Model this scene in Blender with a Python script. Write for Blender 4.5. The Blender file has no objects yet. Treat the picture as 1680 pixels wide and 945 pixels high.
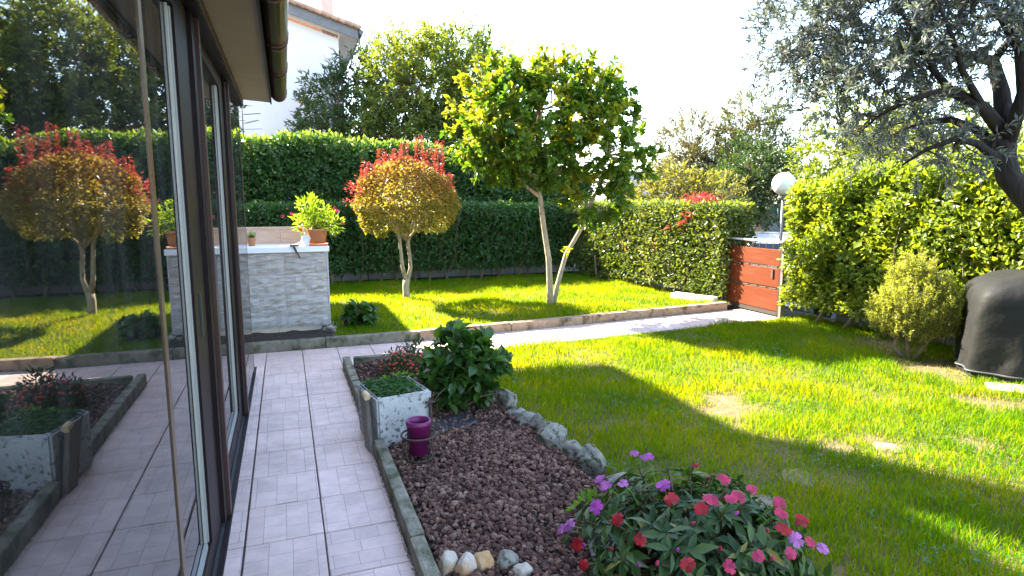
import bpy, bmesh, math, random
import numpy as np
from mathutils import Vector, Matrix, noise as mnoise
R = math.radians
rng = np.random.default_rng(7)
random.seed(7)
C = bpy.context.scene.collection
scene = bpy.context.scene

# ------------------------------------------------------------------ camera
cd = bpy.data.cameras.new('camera'); cam = bpy.data.objects.new('camera', cd); C.objects.link(cam)
cd.sensor_width = 36.0; cd.lens = 36.0 * 1010.0 / 1680.0
cd.clip_start = 0.05; cd.clip_end = 2000.0
cam.location = (0, 0, 1.5); cam.rotation_euler = (R(90 - 8.06), 0, R(-20.13))
scene.camera = cam

# ------------------------------------------------------------------ light
SUN = Vector((-0.75, 1.08, 1.0)).normalized()          # towards the sun
EL = math.asin(SUN.z); AZ = math.atan2(SUN.x, SUN.y)
w = bpy.data.worlds.new('World'); scene.world = w; w.use_nodes = True
nt = w.node_tree; nt.nodes.clear()
N = nt.nodes.new
out = N('ShaderNodeOutputWorld'); bg = N('ShaderNodeBackground'); sky = N('ShaderNodeTexSky')
sky.sky_type = 'NISHITA'; sky.sun_disc = False
sky.sun_elevation = EL; sky.sun_rotation = AZ
sky.altitude = 10; sky.air_density = 1.0; sky.dust_density = .7; sky.ozone_density = 1.6
bg.inputs['Strength'].default_value = 0.126
tc = N('ShaderNodeTexCoord'); mp = N('ShaderNodeMapping'); mp.inputs['Scale'].default_value = (1.6, 1.6, 5.0)
cn = N('ShaderNodeTexNoise'); cn.inputs['Scale'].default_value = 1.7; cn.inputs['Detail'].default_value = 7; cn.inputs['Roughness'].default_value = .62
cr = N('ShaderNodeValToRGB'); cr.color_ramp.elements[0].position = .52; cr.color_ramp.elements[1].position = .78
cr.color_ramp.elements[1].color = (.55, .55, .55, 1)
mx = N('ShaderNodeMix'); mx.data_type = 'RGBA'; mx.inputs[7].default_value = (7.5, 7.2, 7.4, 1)
L = nt.links.new
L(tc.outputs['Generated'], mp.inputs[0]); L(mp.outputs[0], cn.inputs['Vector']); L(cn.outputs['Fac'], cr.inputs[0])
L(cr.outputs[0], mx.inputs[0]); hs0 = N('ShaderNodeHueSaturation'); hs0.inputs['Saturation'].default_value = .97; L(sky.outputs[0], hs0.inputs['Color']); L(hs0.outputs[0], mx.inputs[6]); L(mx.outputs[2], bg.inputs[0]); L(bg.outputs[0], out.inputs[0])
sd = bpy.data.lights.new('sun', 'SUN'); sd.energy = 5.0; sd.angle = R(0.53); sd.color = (1.0, .91, .74)
so = bpy.data.objects.new('sun', sd); C.objects.link(so); so.rotation_euler = SUN.to_track_quat('Z', 'Y').to_euler()
scene.view_settings.view_transform = 'Standard'; scene.view_settings.look = 'None'
scene.view_settings.exposure = 3.0; scene.view_settings.gamma = 1.0
scene.cycles.max_bounces = 10; scene.cycles.transparent_max_bounces = 16; scene.cycles.glossy_bounces = 6
scene.cycles.use_denoising = True

# ------------------------------------------------------------------ helpers
def wloc(o):
    p = Vector((0, 0, 0))
    while o: p += o.location; o = o.parent
    return p
def tag(o, label=None, cat=None, group=None, kind=None):
    for k, v in (('label', label), ('category', cat), ('group', group), ('kind', kind)):
        if v: o[k] = v
    return o
def thing(name, loc, label, cat, group=None):
    o = bpy.data.objects.new(name, None); C.objects.link(o); o.location = loc
    o.empty_display_size = .1
    return tag(o, label, cat, group)
def link(name, me, parent=None, loc=None, rot=None):
    o = bpy.data.objects.new(name, me); C.objects.link(o)
    if parent: o.parent = parent
    if loc is not None: o.location = Vector(loc) - (wloc(parent) if parent else Vector((0, 0, 0)))
    if rot is not None: o.rotation_euler = rot
    return o
class MB:
    """collects vertices and faces in world coordinates, links them as ONE mesh"""
    def __init__(s): s.v = []; s.f = []; s.n = 0
    def add(s, v, *faces):
        v = np.asarray(v, float).reshape(-1, 3)
        for f in faces:
            f = np.asarray(f, np.int64)
            if f.size: s.f.append(f + s.n)
        s.v.append(v); s.n += len(v); return s
    def box(s, x0, x1, y0, y1, z0, z1):
        v = [(x0,y0,z0),(x1,y0,z0),(x1,y1,z0),(x0,y1,z0),(x0,y0,z1),(x1,y0,z1),(x1,y1,z1),(x0,y1,z1)]
        return s.add(v, [(0,3,2,1),(4,5,6,7),(0,1,5,4),(1,2,6,5),(2,3,7,6),(3,0,4,7)])
    def tube(s, pts, rad, n=7, cap=True):
        pts = np.asarray(pts, float); k = len(pts); rad = np.broadcast_to(np.asarray(rad, float), (k,))
        t = np.gradient(pts, axis=0); t /= np.linalg.norm(t, axis=1)[:, None] + 1e-9
        ref = np.array([0, 0, 1.]) if abs(t[0, 2]) < .9 else np.array([1., 0, 0])
        vs = []; a = np.linspace(0, 2*np.pi, n, endpoint=False)
        for i in range(k):
            x = np.cross(t[i], ref); x /= np.linalg.norm(x) + 1e-9; y = np.cross(t[i], x)
            ref = np.cross(x, t[i])
            vs.append(pts[i] + rad[i]*(np.cos(a)[:, None]*x + np.sin(a)[:, None]*y))
        V = np.concatenate(vs); i = np.arange(k-1)[:, None]*n; j = np.arange(n)[None, :]; j2 = (j+1) % n
        F = np.stack([i+j, i+n+j, i+n+j2, i+j2], -1).reshape(-1, 4)
        s.add(V, F)
        if cap:
            s.f.append(np.arange(n)[None, ::-1].copy()[:, ::-1] + s.n - k*n); s.f.append(np.arange(n)[None, ::-1] + s.n - n)
        return s
    def lathe(s, prof, c, n=24, closed=False):
        prof = np.asarray(prof, float); a = np.linspace(0, 2*np.pi, n, endpoint=False); k = len(prof)
        V = np.stack([np.stack([c[0]+r*np.cos(a), c[1]+r*np.sin(a), np.full(n, c[2]+z)], -1) for r, z in prof]).reshape(-1, 3)
        i = np.arange(k-1)[:, None]*n; j = np.arange(n)[None, :]; j2 = (j+1) % n
        return s.add(V, np.stack([i+j, i+j2, i+n+j2, i+n+j], -1).reshape(-1, 4))
    def xform(s, M, start=0):
        M = np.array(M); 
        for i in range(start, len(s.v)): s.v[i] = s.v[i] @ M[:3, :3].T + M[:3, 3]
        return s
    def mesh(s, name, off=(0, 0, 0), smooth=False):
        me = bpy.data.meshes.new(name); V = np.concatenate(s.v) - np.array(off)
        me.vertices.add(len(V)); me.vertices.foreach_set('co', V.astype(np.float32).ravel())
        loops = np.concatenate([f.ravel() for f in s.f]); tot = np.concatenate([np.full(len(f), f.shape[1]) for f in s.f])
        me.loops.add(len(loops)); me.loops.foreach_set('vertex_index', loops.astype(np.int32))
        me.polygons.add(len(tot)); st = np.concatenate([[0], np.cumsum(tot)[:-1]])
        me.polygons.foreach_set('loop_start', st.astype(np.int32))
        me.update(calc_edges=True); me.validate()
        me.polygons.foreach_set('use_smooth', np.full(len(me.polygons), smooth, bool))
        return me
    def build(s, name, m, parent=None, smooth=False):
        me = s.mesh(name, wloc(parent) if parent else (0, 0, 0), smooth)
        me.materials.append(m)
        return link(name, me, parent)
def bevel_box_mesh(name, sx, sy, sz, b, m, seg=1, jitter=0):
    bm = bmesh.new(); bmesh.ops.create_cube(bm, size=1)
    for v in bm.verts: v.co = Vector((v.co.x*sx, v.co.y*sy, v.co.z*sz))
    bmesh.ops.bevel(bm, geom=list(bm.edges), offset=b, segments=seg, affect='EDGES', profile=.6)
    if jitter:
        for v in bm.verts: v.co += Vector([random.uniform(-jitter, jitter) for _ in range(3)])
    me = bpy.data.meshes.new(name); bm.to_mesh(me); bm.free(); me.materials.append(m); return me

# ------------------------------------------------------------------ materials
def newmat(name):
    m = bpy.data.materials.new(name); m.use_nodes = True; t = m.node_tree
    return m, t, t.nodes['Principled BSDF'], t.nodes['Material Output']
def ramp(t, stops):
    r = t.nodes.new('ShaderNodeValToRGB'); e = r.color_ramp.elements
    while len(e) < len(stops): e.new(.5)
    for x, (p, c) in zip(e, stops): x.position = p; x.color = (*c, 1)
    return r
def surf(name, c1, c2=None, scale=8, rough=.7, bump=0, bscale=40, metal=0, spec=.4, detail=6, stretch=None, spots=None, vary=0, coat=0, bdist=.01):
    m, t, p, o = newmat(name); n = t.nodes.new; l = t.links.new
    p.inputs['Roughness'].default_value = rough; p.inputs['Metallic'].default_value = metal
    p.inputs['Specular IOR Level'].default_value = spec
    if coat: p.inputs['Coat Weight'].default_value = coat
    tcn = n('ShaderNodeTexCoord'); mpn = n('ShaderNodeMapping'); l(tcn.outputs['Object'], mpn.inputs[0])
    if stretch: mpn.inputs['Scale'].default_value = stretch
    nz = n('ShaderNodeTexNoise'); nz.inputs['Scale'].default_value = scale; nz.inputs['Detail'].default_value = detail; nz.inputs['Roughness'].default_value = .62
    l(mpn.outputs[0], nz.inputs['Vector'])
    oi = n('ShaderNodeObjectInfo')
    mo = n('ShaderNodeVectorMath'); mo.operation = 'MULTIPLY_ADD'
    cb = n('ShaderNodeCombineXYZ'); l(oi.outputs['Random'], cb.inputs[0]); l(oi.outputs['Random'], cb.inputs[2])
    l(cb.outputs[0], mo.inputs[0]); mo.inputs[1].default_value = (37, 0, 91); l(tcn.outputs['Object'], mo.inputs[2]); l(mo.outputs[0], mpn.inputs[0])
    r = ramp(t, [(.3, c1), (.7, c2 or tuple(x*.8 for x in c1))]); l(nz.outputs['Fac'], r.inputs[0]); col = r.outputs[0]
    if spots:
        sc, colr, lo, hi = spots
        z2 = n('ShaderNodeTexNoise'); z2.inputs['Scale'].default_value = sc; z2.inputs['Detail'].default_value = 5; l(mpn.outputs[0], z2.inputs['Vector'])
        mr = n('ShaderNodeMapRange'); mr.inputs[1].default_value = lo; mr.inputs[2].default_value = hi; l(z2.outputs['Fac'], mr.inputs[0])
        mxn = n('ShaderNodeMix'); mxn.data_type = 'RGBA'; l(mr.outputs[0], mxn.inputs[0]); l(col, mxn.inputs[6]); mxn.inputs[7].default_value = (*colr, 1); col = mxn.outputs[2]
    if vary:
        hv = n('ShaderNodeHueSaturation'); ma = n('ShaderNodeMapRange'); ma.inputs[3].default_value = 1-vary; ma.inputs[4].default_value = 1+vary
        l(oi.outputs['Random'], ma.inputs[0]); l(ma.outputs[0], hv.inputs['Value']); l(col, hv.inputs['Color']); col = hv.outputs[0]
    l(col, p.inputs['Base Color'])
    if bump:
        bn = n('ShaderNodeTexNoise'); bn.inputs['Scale'].default_value = bscale; bn.inputs['Detail'].default_value = 6; l(mpn.outputs[0], bn.inputs['Vector'])
        bu = n('ShaderNodeBump'); bu.inputs['Strength'].default_value = bump; bu.inputs['Distance'].default_value = bdist
        l(bn.outputs['Fac'], bu.inputs['Height']); l(bu.outputs[0], p.inputs['Normal'])
    return m
def leaf(name, stops, trans=.4, rough=.42, tcol=(2.3, 2.0, .5), spec=.45, zgrad=None, clump=0):
    """leaf material: every leaf (mesh island or object) takes its own colour from the ramp; light passes through"""
    m, t, p, o = newmat(name); n = t.nodes.new; l = t.links.new
    ge = n('ShaderNodeNewGeometry'); oi = n('ShaderNodeObjectInfo'); ad = n('ShaderNodeMath'); ad.operation = 'ADD'
    l(ge.outputs['Random Per Island'], ad.inputs[0]); l(oi.outputs['Random'], ad.inputs[1])
    fr = n('ShaderNodeMath'); fr.operation = 'FRACT'; l(ad.outputs[0], fr.inputs[0]); fac = fr.outputs[0]
    if clump:      # real clumps: young and old growth come in patches
        tcn = n('ShaderNodeNewGeometry'); nz = n('ShaderNodeTexNoise'); nz.inputs['Scale'].default_value = clump; l(tcn.outputs['Position'], nz.inputs['Vector'])
        mr = n('ShaderNodeMapRange'); mr.inputs[1].default_value = .3; mr.inputs[2].default_value = .7; l(nz.outputs['Fac'], mr.inputs[0])
        mi = n('ShaderNodeMix'); mi.inputs[0].default_value = .5; l(fac, mi.inputs[2]); l(mr.outputs[0], mi.inputs[3]); fac = mi.outputs[0]
    if zgrad:      # the species' own colouring: new growth at the top of the plant
        tcn = n('ShaderNodeTexCoord'); sx = n('ShaderNodeSeparateXYZ'); l(tcn.outputs['Object'], sx.inputs[0])
        mr = n('ShaderNodeMapRange'); mr.inputs[1].default_value = zgrad[0]; mr.inputs[2].default_value = zgrad[1]; l(sx.outputs[2], mr.inputs[0])
        mi = n('ShaderNodeMix'); mi.inputs[0].default_value = .62; l(fac, mi.inputs[2]); l(mr.outputs[0], mi.inputs[3]); fac = mi.outputs[0]
    r = ramp(t, stops); l(fac, r.inputs[0]); l(r.outputs[0], p.inputs['Base Color'])
    p.inputs['Roughness'].default_value = rough; p.inputs['Specular IOR Level'].default_value = spec
    mu = n('ShaderNodeMix'); mu.data_type = 'RGBA'; mu.blend_type = 'MULTIPLY'; mu.inputs[0].default_value = 1; l(r.outputs[0], mu.inputs[6]); mu.inputs[7].default_value = (*tcol, 1)
    tr = n('ShaderNodeBsdfTranslucent'); l(mu.outputs[2], tr.inputs['Color'])
    ms = n('ShaderNodeMixShader'); ms.inputs[0].default_value = trans; l(p.outputs[0], ms.inputs[1]); l(tr.outputs[0], ms.inputs[2]); l(ms.outputs[0], o.inputs[0])
    return m
def glass(name, ior=1.9, tint=(.86, .9, .88), rough=0.0):
    m, t, p, o = newmat(name); n = t.nodes.new; l = t.links.new
    tr = n('ShaderNodeBsdfTransparent'); tr.inputs[0].default_value = (*tint, 1); gl = n('ShaderNodeBsdfGlossy'); gl.inputs['Roughness'].default_value = rough
    fr = n('ShaderNodeFresnel'); fr.inputs[0].default_value = ior
    ms = n('ShaderNodeMixShader'); l(fr.outputs[0], ms.inputs[0]); l(tr.outputs[0], ms.inputs[1]); l(gl.outputs[0], ms.inputs[2])
    tcn = n('ShaderNodeTexCoord'); mpn = n('ShaderNodeMapping'); mpn.inputs['Scale'].default_value = (1, 3, .8); l(tcn.outputs['Object'], mpn.inputs[0]); nz = n('ShaderNodeTexNoise'); nz.inputs['Scale'].default_value = 3; nz.inputs['Detail'].default_value = 6; l(mpn.outputs[0], nz.inputs['Vector'])
    mr = n('ShaderNodeMapRange'); mr.inputs[1].default_value = .35; mr.inputs[2].default_value = .75; mr.inputs[3].default_value = .004; mr.inputs[4].default_value = .045; l(nz.outputs['Fac'], mr.inputs[0])
    df = n('ShaderNodeBsdfDiffuse'); df.inputs[0].default_value = (.5, .5, .5, 1); m2 = n('ShaderNodeMixShader'); l(mr.outputs[0], m2.inputs[0]); l(ms.outputs[0], m2.inputs[1]); l(df.outputs[0], m2.inputs[2]); l(m2.outputs[0], o.inputs[0])
    return m

M = {}
M['soil'] = surf('soil', (.022, .015, .010), (.045, .032, .021), 12, .95, .8, 60)
M['turf'] = surf('turf', (.05, .055, .016), (.19, .125, .070), 5, .95, .8, 90)
M['road'] = surf('asphalt', (.045, .045, .05), (.06, .06, .06), 30, .9, .4, 200)
M['concrete'] = surf('mossy_concrete', (.165, .145, .10), (.27, .24, .18), 14, .92, .8, 60, spots=(9, (.065, .072, .032), .46, .64), vary=.12)
M['kerb_warm'] = surf('kerb_concrete', (.24, .17, .11), (.36, .27, .18), 14, .92, .7, 70, spots=(9, (.09, .065, .035), .52, .68), vary=.1)
M['grout'] = surf('grout', (.045, .04, .036), (.085, .075, .068), 20, .95)
M['trough'] = surf('trough_concrete', (.36, .36, .345), (.50, .50, .49), 9, .9, .8, 45, spots=(38, (.14, .14, .11), .57, .66))
M['rock'] = surf('limestone_rock', (.15, .14, .11), (.32, .295, .24), 18, .95, 1, 60, spots=(26, (.055, .06, .03), .52, .62), vary=.15)
M['pale_rock'] = surf('pale_stone', (.44, .37, .28), (.56, .51, .44), 10, .8, .8, 30, spots=(8, (.42, .22, .09), .5, .66), vary=.12)
M['ochre_rock'] = surf('ochre_stone', (.42, .23, .09), (.52, .36, .20), 10, .75, .8, 30)
M['lava'] = None
M['step'] = surf('stepping_stone', (.15, .12, .085), (.25, .205, .155), 12, .9, .7, 60)
M['bark'] = surf('bark', (.16, .115, .07), (.30, .23, .15), 26, .9, 1, 50, stretch=(1, 1, .25))
M['pale_bark'] = surf('pale_bark', (.30, .24, .15), (.46, .38, .26), 22, .85, .8, 50, stretch=(1, 1, .3), spots=(14, (.14, .10, .06), .58, .7))
M['dark_bark'] = surf('dark_bark', (.010, .008, .007), (.034, .027, .021), 14, .95, 1, 40, stretch=(1, 1, .3), bdist=.02)
M['twig'] = surf('twig', (.07, .05, .03), (.12, .09, .055), 20, .9)
M['frame'] = surf('bronze_frame', (.009, .005, .006), (.014, .008, .008), 4, .45, .05, 300, spec=.15)
M['jamb'] = surf('brown_jamb', (.040, .019, .016), (.055, .027, .022), 4, .4, .05, 300, spec=.3)
M['frame_edge'] = surf('bronze_edge', (.13, .085, .055), (.15, .10, .065), 4, .3, .05, 300, metal=.5)
M['seal'] = surf('aluminium_seal', (.34, .33, .30), (.40, .39, .36), 4, .4, metal=.3)
M['dark_seal'] = surf('rubber_seal', (.03, .035, .035), None, 4, .5)
M['soffit'] = surf('soffit_plaster', (.36, .29, .19), (.41, .33, .22), 3, .9, .15, 90)
M['copper'] = surf('brown_gutter', (.075, .038, .026), (.13, .07, .05), 9, .24, .05, 60, metal=.55, spec=.6)
M['plaster'] = surf('white_plaster', (.60, .585, .61), (.66, .645, .67), 1.5, .9, .2, 60)
M['house'] = surf('house_plaster', (.62, .60, .56), (.70, .68, .64), 1.5, .9, .2, 60)
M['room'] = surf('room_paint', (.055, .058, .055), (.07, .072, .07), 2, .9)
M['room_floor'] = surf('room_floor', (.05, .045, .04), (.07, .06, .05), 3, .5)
M['roof'] = surf('roof_tile', (.34, .19, .12), (.46, .30, .21), 8, .9, .6, 60, vary=.2)
M['fascia'] = surf('grey_fascia', (.13, .13, .14), (.17, .17, .18), 6, .8)
M['eave_wood'] = surf('eave_boards', (.46, .44, .40), (.54, .52, .48), 6, .8)
M['chimney'] = surf('chimney_render', (.40, .30, .26), (.50, .40, .36), 6, .9, .4, 60)
M['counter_top'] = surf('white_counter', (.80, .80, .80), (.84, .84, .84), 5, .35)
M['counter_stone'] = surf('split_stone', (.33, .30, .28), (.66, .61, .57), 7, .85, 1, 30, stretch=(1, 1, 7), spots=(6, (.36, .29, .21), .5, .75), vary=.04)
M['travertine'] = surf('peach_tile', (.52, .33, .23), (.62, .44, .34), 7, .55, .3, 20, stretch=(1, 1, 5))
M['base_tile'] = surf('beige_tile', (.62, .50, .36), (.70, .58, .44), 7, .6)
M['terracotta'] = surf('terracotta', (.50, .19, .085), (.58, .25, .12), 9, .8, .3, 40)
M['purple'] = surf('purple_plastic', (.15, .012, .085), (.18, .015, .10), 6, .35)
M['iron'] = surf('rusty_iron', (.055, .040, .035), (.12, .075, .055), 25, .7, .5, 80, metal=.4)
M['cloth'] = surf('white_cloth', (.78, .77, .75), None, 6, .9)
M['wood'] = surf('grey_wood', (.17, .15, .125), (.27, .24, .20), 12, .9, .8, 40, stretch=(3, 3, .3))
M['pale_wood'] = surf('cut_wood', (.62, .46, .26), None, 12, .8)
M['sheet'] = surf('dark_plastic_sheet', (.035, .04, .05), (.07, .075, .085), 6, .32)
M['gate'] = surf('red_brown_board', (.105, .025, .009), (.135, .034, .013), 5, .75, .25, 40, stretch=(1, .4, 3), vary=.06, spots=(5, (.13, .045, .022), .56, .8), spec=.1)
M['gate_dark'] = surf('gate_fretwork', (.022, .018, .014), (.04, .033, .026), 40, .85)
M['gate_fret'] = surf('gate_fret', (.06, .04, .028), (.09, .065, .045), 30, .8)
M['lamp_pole'] = surf('grey_lamp_pole', (.16, .165, .17), None, 5, .5)
M['white_metal'] = surf('white_metal', (.55, .55, .55), None, 5, .4)
M['post'] = surf('gate_post', (.13, .11, .09), (.19, .17, .14), 6, .8, .4, 40)
M['block'] = surf('grey_block', (.26, .265, .27), (.36, .36, .37), 10, .9, .6, 60, vary=.1)
M['white_stone'] = surf('white_block', (.68, .63, .55), (.76, .72, .66), 8, .85, .5, 40)
M['tarp'] = surf('grey_tarp', (.016, .016, .0155), (.020, .020, .019), 2, .6, .5, 9, spec=.12, bdist=.02)
M['tarp_dark'] = surf('dark_tarp', (.035, .04, .042), (.05, .055, .055), 3, .6)
M['car'] = surf('white_car_paint', (.78, .78, .78), None, 3, .25, coat=.6)
M['car_glass'] = surf('car_glass', (.012, .018, .025), None, 3, .05, spec=.8)
M['car_light'] = surf('car_tail_light', (.5, .02, .015), None, 3, .2)
M['rubber'] = surf('tyre_rubber', (.02, .02, .02), None, 3, .8)
M['mesh_green'] = surf('green_fence_mesh', (.035, .085, .065), (.05, .11, .085), 9, .8)
M['fence_metal'] = surf('green_post', (.10, .16, .13), None, 9, .6)
M['far_wall'] = surf('far_wall', (.55, .52, .50), None, 2, .9)
M['globe'] = surf('white_globe', (.82, .82, .80), None, 3, .3)
M['glass'] = glass('door_glass', 3.2, rough=.012)
M['clear_glass'] = glass('edge_glass', 1.6, (.93, .95, .94))
def ground_leaf(n, a, b, c, **k): return leaf(n, [(0, a), (.5, b), (1, c)], **k)
M['grass'] = ground_leaf('grass_blade', (.020, .115, .002), (.042, .165, .003), (.10, .225, .005), trans=.52, rough=.55, tcol=(7.6, 2.5, .10), spec=.07, clump=1.4)
M['dry_grass'] = ground_leaf('dry_grass', (.20, .19, .05), (.26, .23, .08), (.30, .25, .12), trans=.35, rough=.6)
M['hedge'] = ground_leaf('laurel_hedge_leaf', (.030, .082, .022), (.046, .115, .030), (.080, .165, .040), trans=.25, rough=.42, clump=1.5)
M['hedge_young'] = ground_leaf('hedge_young_leaf', (.15, .23, .025), (.23, .31, .04), (.34, .40, .08), trans=.4, tcol=(1.6, 1.5, .5))
M['hedge_mid'] = leaf('mixed_hedge_leaf', [(0, (.040, .072, .018)), (.5, (.080, .12, .028)), (.9, (.16, .18, .06)), (.96, (.20, .12, .05))], trans=.32, clump=2)
M['hedge_bright'] = ground_leaf('bright_hedge_leaf', (.065, .115, .012), (.14, .20, .018), (.27, .30, .040), trans=.42, clump=2)
M['red_leaf'] = ground_leaf('red_young_leaf', (.26, .028, .026), (.33, .055, .045), (.38, .12, .085), trans=.42, tcol=(1.5, 1.1, .9))
M['maple'] = leaf('maple_leaf', [(0, (.22, .24, .020)), (.35, (.27, .23, .040)), (.70, (.27, .185, .055)), (1, (.27, .11, .050))], trans=.42, zgrad=(1.0, 2.1), tcol=(1.5, 1.4, .55))
M['lemon'] = ground_leaf('citrus_leaf', (.036, .098, .014), (.075, .150, .016), (.16, .23, .020), trans=.38, rough=.35, clump=2.2)
M['lemon_young_sunlit'] = ground_leaf('citrus_young_and_sunlit_leaf', (.20, .24, .016), (.27, .28, .020), (.34, .32, .04), trans=.45, tcol=(1.8, 1.7, .4))  # young shoots, and the painted sunlit side of the citrus crown
M['olive'] = leaf('olive_leaf', [(0, (.085, .098, .100)), (.45, (.135, .152, .158)), (.7, (.21, .228, .232)), (.72, (.11, .135, .075)), (1, (.28, .30, .18))], trans=.25, rough=.45, tcol=(1.3, 1.35, 1.0))
M['dark_tree'] = ground_leaf('dark_tree_leaf', (.020, .045, .018), (.035, .07, .024), (.075, .11, .035), trans=.28, clump=.5)
M['mid_tree'] = ground_leaf('mid_tree_leaf', (.045, .080, .020), (.090, .130, .028), (.18, .21, .045), trans=.38, clump=.45)
M['yellow_tree'] = ground_leaf('yellow_shrub_leaf', (.085, .105, .030), (.145, .155, .045), (.22, .20, .075), trans=.38, clump=.8)
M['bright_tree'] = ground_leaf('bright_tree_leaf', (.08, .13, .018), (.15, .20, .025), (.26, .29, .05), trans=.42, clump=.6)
M['grey_tree'] = ground_leaf('grey_tree_leaf', (.065, .07, .045), (.11, .11, .07), (.17, .16, .09), trans=.3, clump=.6)
M['hydrangea'] = ground_leaf('hydrangea_leaf', (.020, .062, .012), (.036, .098, .018), (.075, .155, .024), trans=.3, rough=.4)
M['berry_leaf'] = ground_leaf('berry_shrub_leaf', (.022, .045, .016), (.035, .065, .022), (.055, .085, .03), trans=.25)
M['berry'] = surf('red_berry', (.42, .05, .035), (.55, .10, .06), 9, .4)
M['thyme'] = ground_leaf('creeper_leaf', (.020, .062, .014), (.035, .10, .022), (.06, .15, .03), trans=.3)
M['fresh'] = ground_leaf('fresh_leaf', (.08, .20, .02), (.12, .26, .03), (.17, .31, .045), trans=.4)
M['imp_leaf'] = leaf('impatiens_leaf', [(0, (.020, .048, .014)), (.5, (.038, .082, .022)), (.93, (.075, .13, .036)), (.97, (.20, .19, .045))], trans=.22, rough=.42, spec=.28)
M['pot_plant'] = ground_leaf('pot_plant_leaf', (.10, .20, .02), (.18, .28, .03), (.28, .36, .05), trans=.45)
M['rosemary'] = ground_leaf('rosemary_needle', (.16, .20, .045), (.25, .29, .07), (.36, .38, .12), trans=.45)
M['needle'] = ground_leaf('conifer_needle', (.018, .035, .022), (.028, .05, .03), (.04, .065, .04), trans=.1)
def petal(name, c): return leaf(name, [(0, tuple(x*.62 for x in c)), (1, tuple(min(x*1.25, 1) for x in c))], trans=.35, rough=.5, tcol=(1.1, 1.1, 1.1))
M['red_petal'] = petal('red_petal', (.40, .006, .012)); M['pink_petal'] = petal('pink_petal', (.52, .030, .10))
M['magenta_petal'] = petal('magenta_petal', (.42, .055, .34)); M['lilac_petal'] = petal('lilac_petal', (.48, .14, .40))
# lava gravel: colour per pebble
m, t, p, o = newmat('lava_gravel'); ge = t.nodes.new('ShaderNodeNewGeometry')
r = ramp(t, [(0, (.050, .022, .015)), (.5, (.118, .055, .038)), (.85, (.20, .105, .072)), (1, (.28, .18, .13))]); t.links.new(ge.outputs['Random Per Island'], r.inputs[0])
t.links.new(r.outputs[0], p.inputs['Base Color']); p.inputs['Roughness'].default_value = .9
nz = t.nodes.new('ShaderNodeTexNoise'); nz.inputs['Scale'].default_value = 240; bu = t.nodes.new('ShaderNodeBump'); bu.inputs['Strength'].default_value = .7; bu.inputs['Distance'].default_value = .004
tcn = t.nodes.new('ShaderNodeTexCoord'); t.links.new(tcn.outputs['Object'], nz.inputs['Vector']); t.links.new(nz.outputs['Fac'], bu.inputs['Height']); t.links.new(bu.outputs[0], p.inputs['Normal'])
M['lava'] = m
# floor tile: pressed ashlar pattern, printed veins
m, t, p, o = newmat('floor_tile'); n = t.nodes.new; l = t.links.new
tcn = n('ShaderNodeTexCoord'); oi = n('ShaderNodeObjectInfo'); cb = n('ShaderNodeCombineXYZ'); l(oi.outputs['Random'], cb.inputs[0]); l(oi.outputs['Random'], cb.inputs[1])
va = n('ShaderNodeVectorMath'); va.operation = 'MULTIPLY_ADD'; l(cb.outputs[0], va.inputs[0]); va.inputs[1].default_value = (7.3, 11.9, 0); l(tcn.outputs['Object'], va.inputs[2])
sx = n('ShaderNodeSeparateXYZ'); l(va.outputs[0], sx.inputs[0]); cs_ = n('ShaderNodeCombineXYZ'); l(sx.outputs[1], cs_.inputs[0]); l(sx.outputs[0], cs_.inputs[1])
gtn = n('ShaderNodeMath'); gtn.operation = 'GREATER_THAN'; l(oi.outputs['Random'], gtn.inputs[0]); gtn.inputs[1].default_value = .55
vm = n('ShaderNodeMix'); vm.data_type = 'VECTOR'; l(gtn.outputs[0], vm.inputs[0]); l(va.outputs[0], vm.inputs[4]); l(cs_.outputs[0], vm.inputs[5])
br = n('ShaderNodeTexBrick'); l(vm.outputs[1], br.inputs['Vector']); br.inputs['Scale'].default_value = 1.0; br.inputs['Brick Width'].default_value = .20; br.inputs['Row Height'].default_value = .098
br.inputs['Mortar Size'].default_value = .0018; br.inputs['Mortar Smooth'].default_value = .3; br.offset = .31; br.offset_frequency = 3; br.squash = .52; br.squash_frequency = 2; br.inputs['Bias'].default_value = 0
br.inputs['Color1'].default_value = (.62, .445, .385, 1); br.inputs['Color2'].default_value = (.69, .505, .44, 1); br.inputs['Mortar'].default_value = (.37, .29, .265, 1)
nz = n('ShaderNodeTexNoise'); nz.inputs['Scale'].default_value = 11; nz.inputs['Detail'].default_value = 8; nz.inputs['Roughness'].default_value = .65; l(va.outputs[0], nz.inputs['Vector'])
mr = n('ShaderNodeMapRange'); mr.inputs[1].default_value = .3; mr.inputs[2].default_value = .7; mr.inputs[3].default_value = .87; mr.inputs[4].default_value = 1.08; l(nz.outputs['Fac'], mr.inputs[0])
ma = n('ShaderNodeMapRange'); ma.inputs[3].default_value = .95; ma.inputs[4].default_value = 1.05; l(oi.outputs['Random'], ma.inputs[0])
mm = n('ShaderNodeMath'); mm.operation = 'MULTIPLY'; l(mr.outputs[0], mm.inputs[0]); l(ma.outputs[0], mm.inputs[1])
gp_ = n('ShaderNodeNewGeometry'); z2 = n('ShaderNodeTexNoise'); z2.inputs['Scale'].default_value = 2.3; z2.inputs['Detail'].default_value = 9; z2.inputs['Roughness'].default_value = .7; l(gp_.outputs['Position'], z2.inputs['Vector'])
m2_ = n('ShaderNodeMapRange'); m2_.inputs[1].default_value = .34; m2_.inputs[2].default_value = .56; m2_.inputs[3].default_value = .80; m2_.inputs[4].default_value = 1.03; l(z2.outputs['Fac'], m2_.inputs[0])
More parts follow.
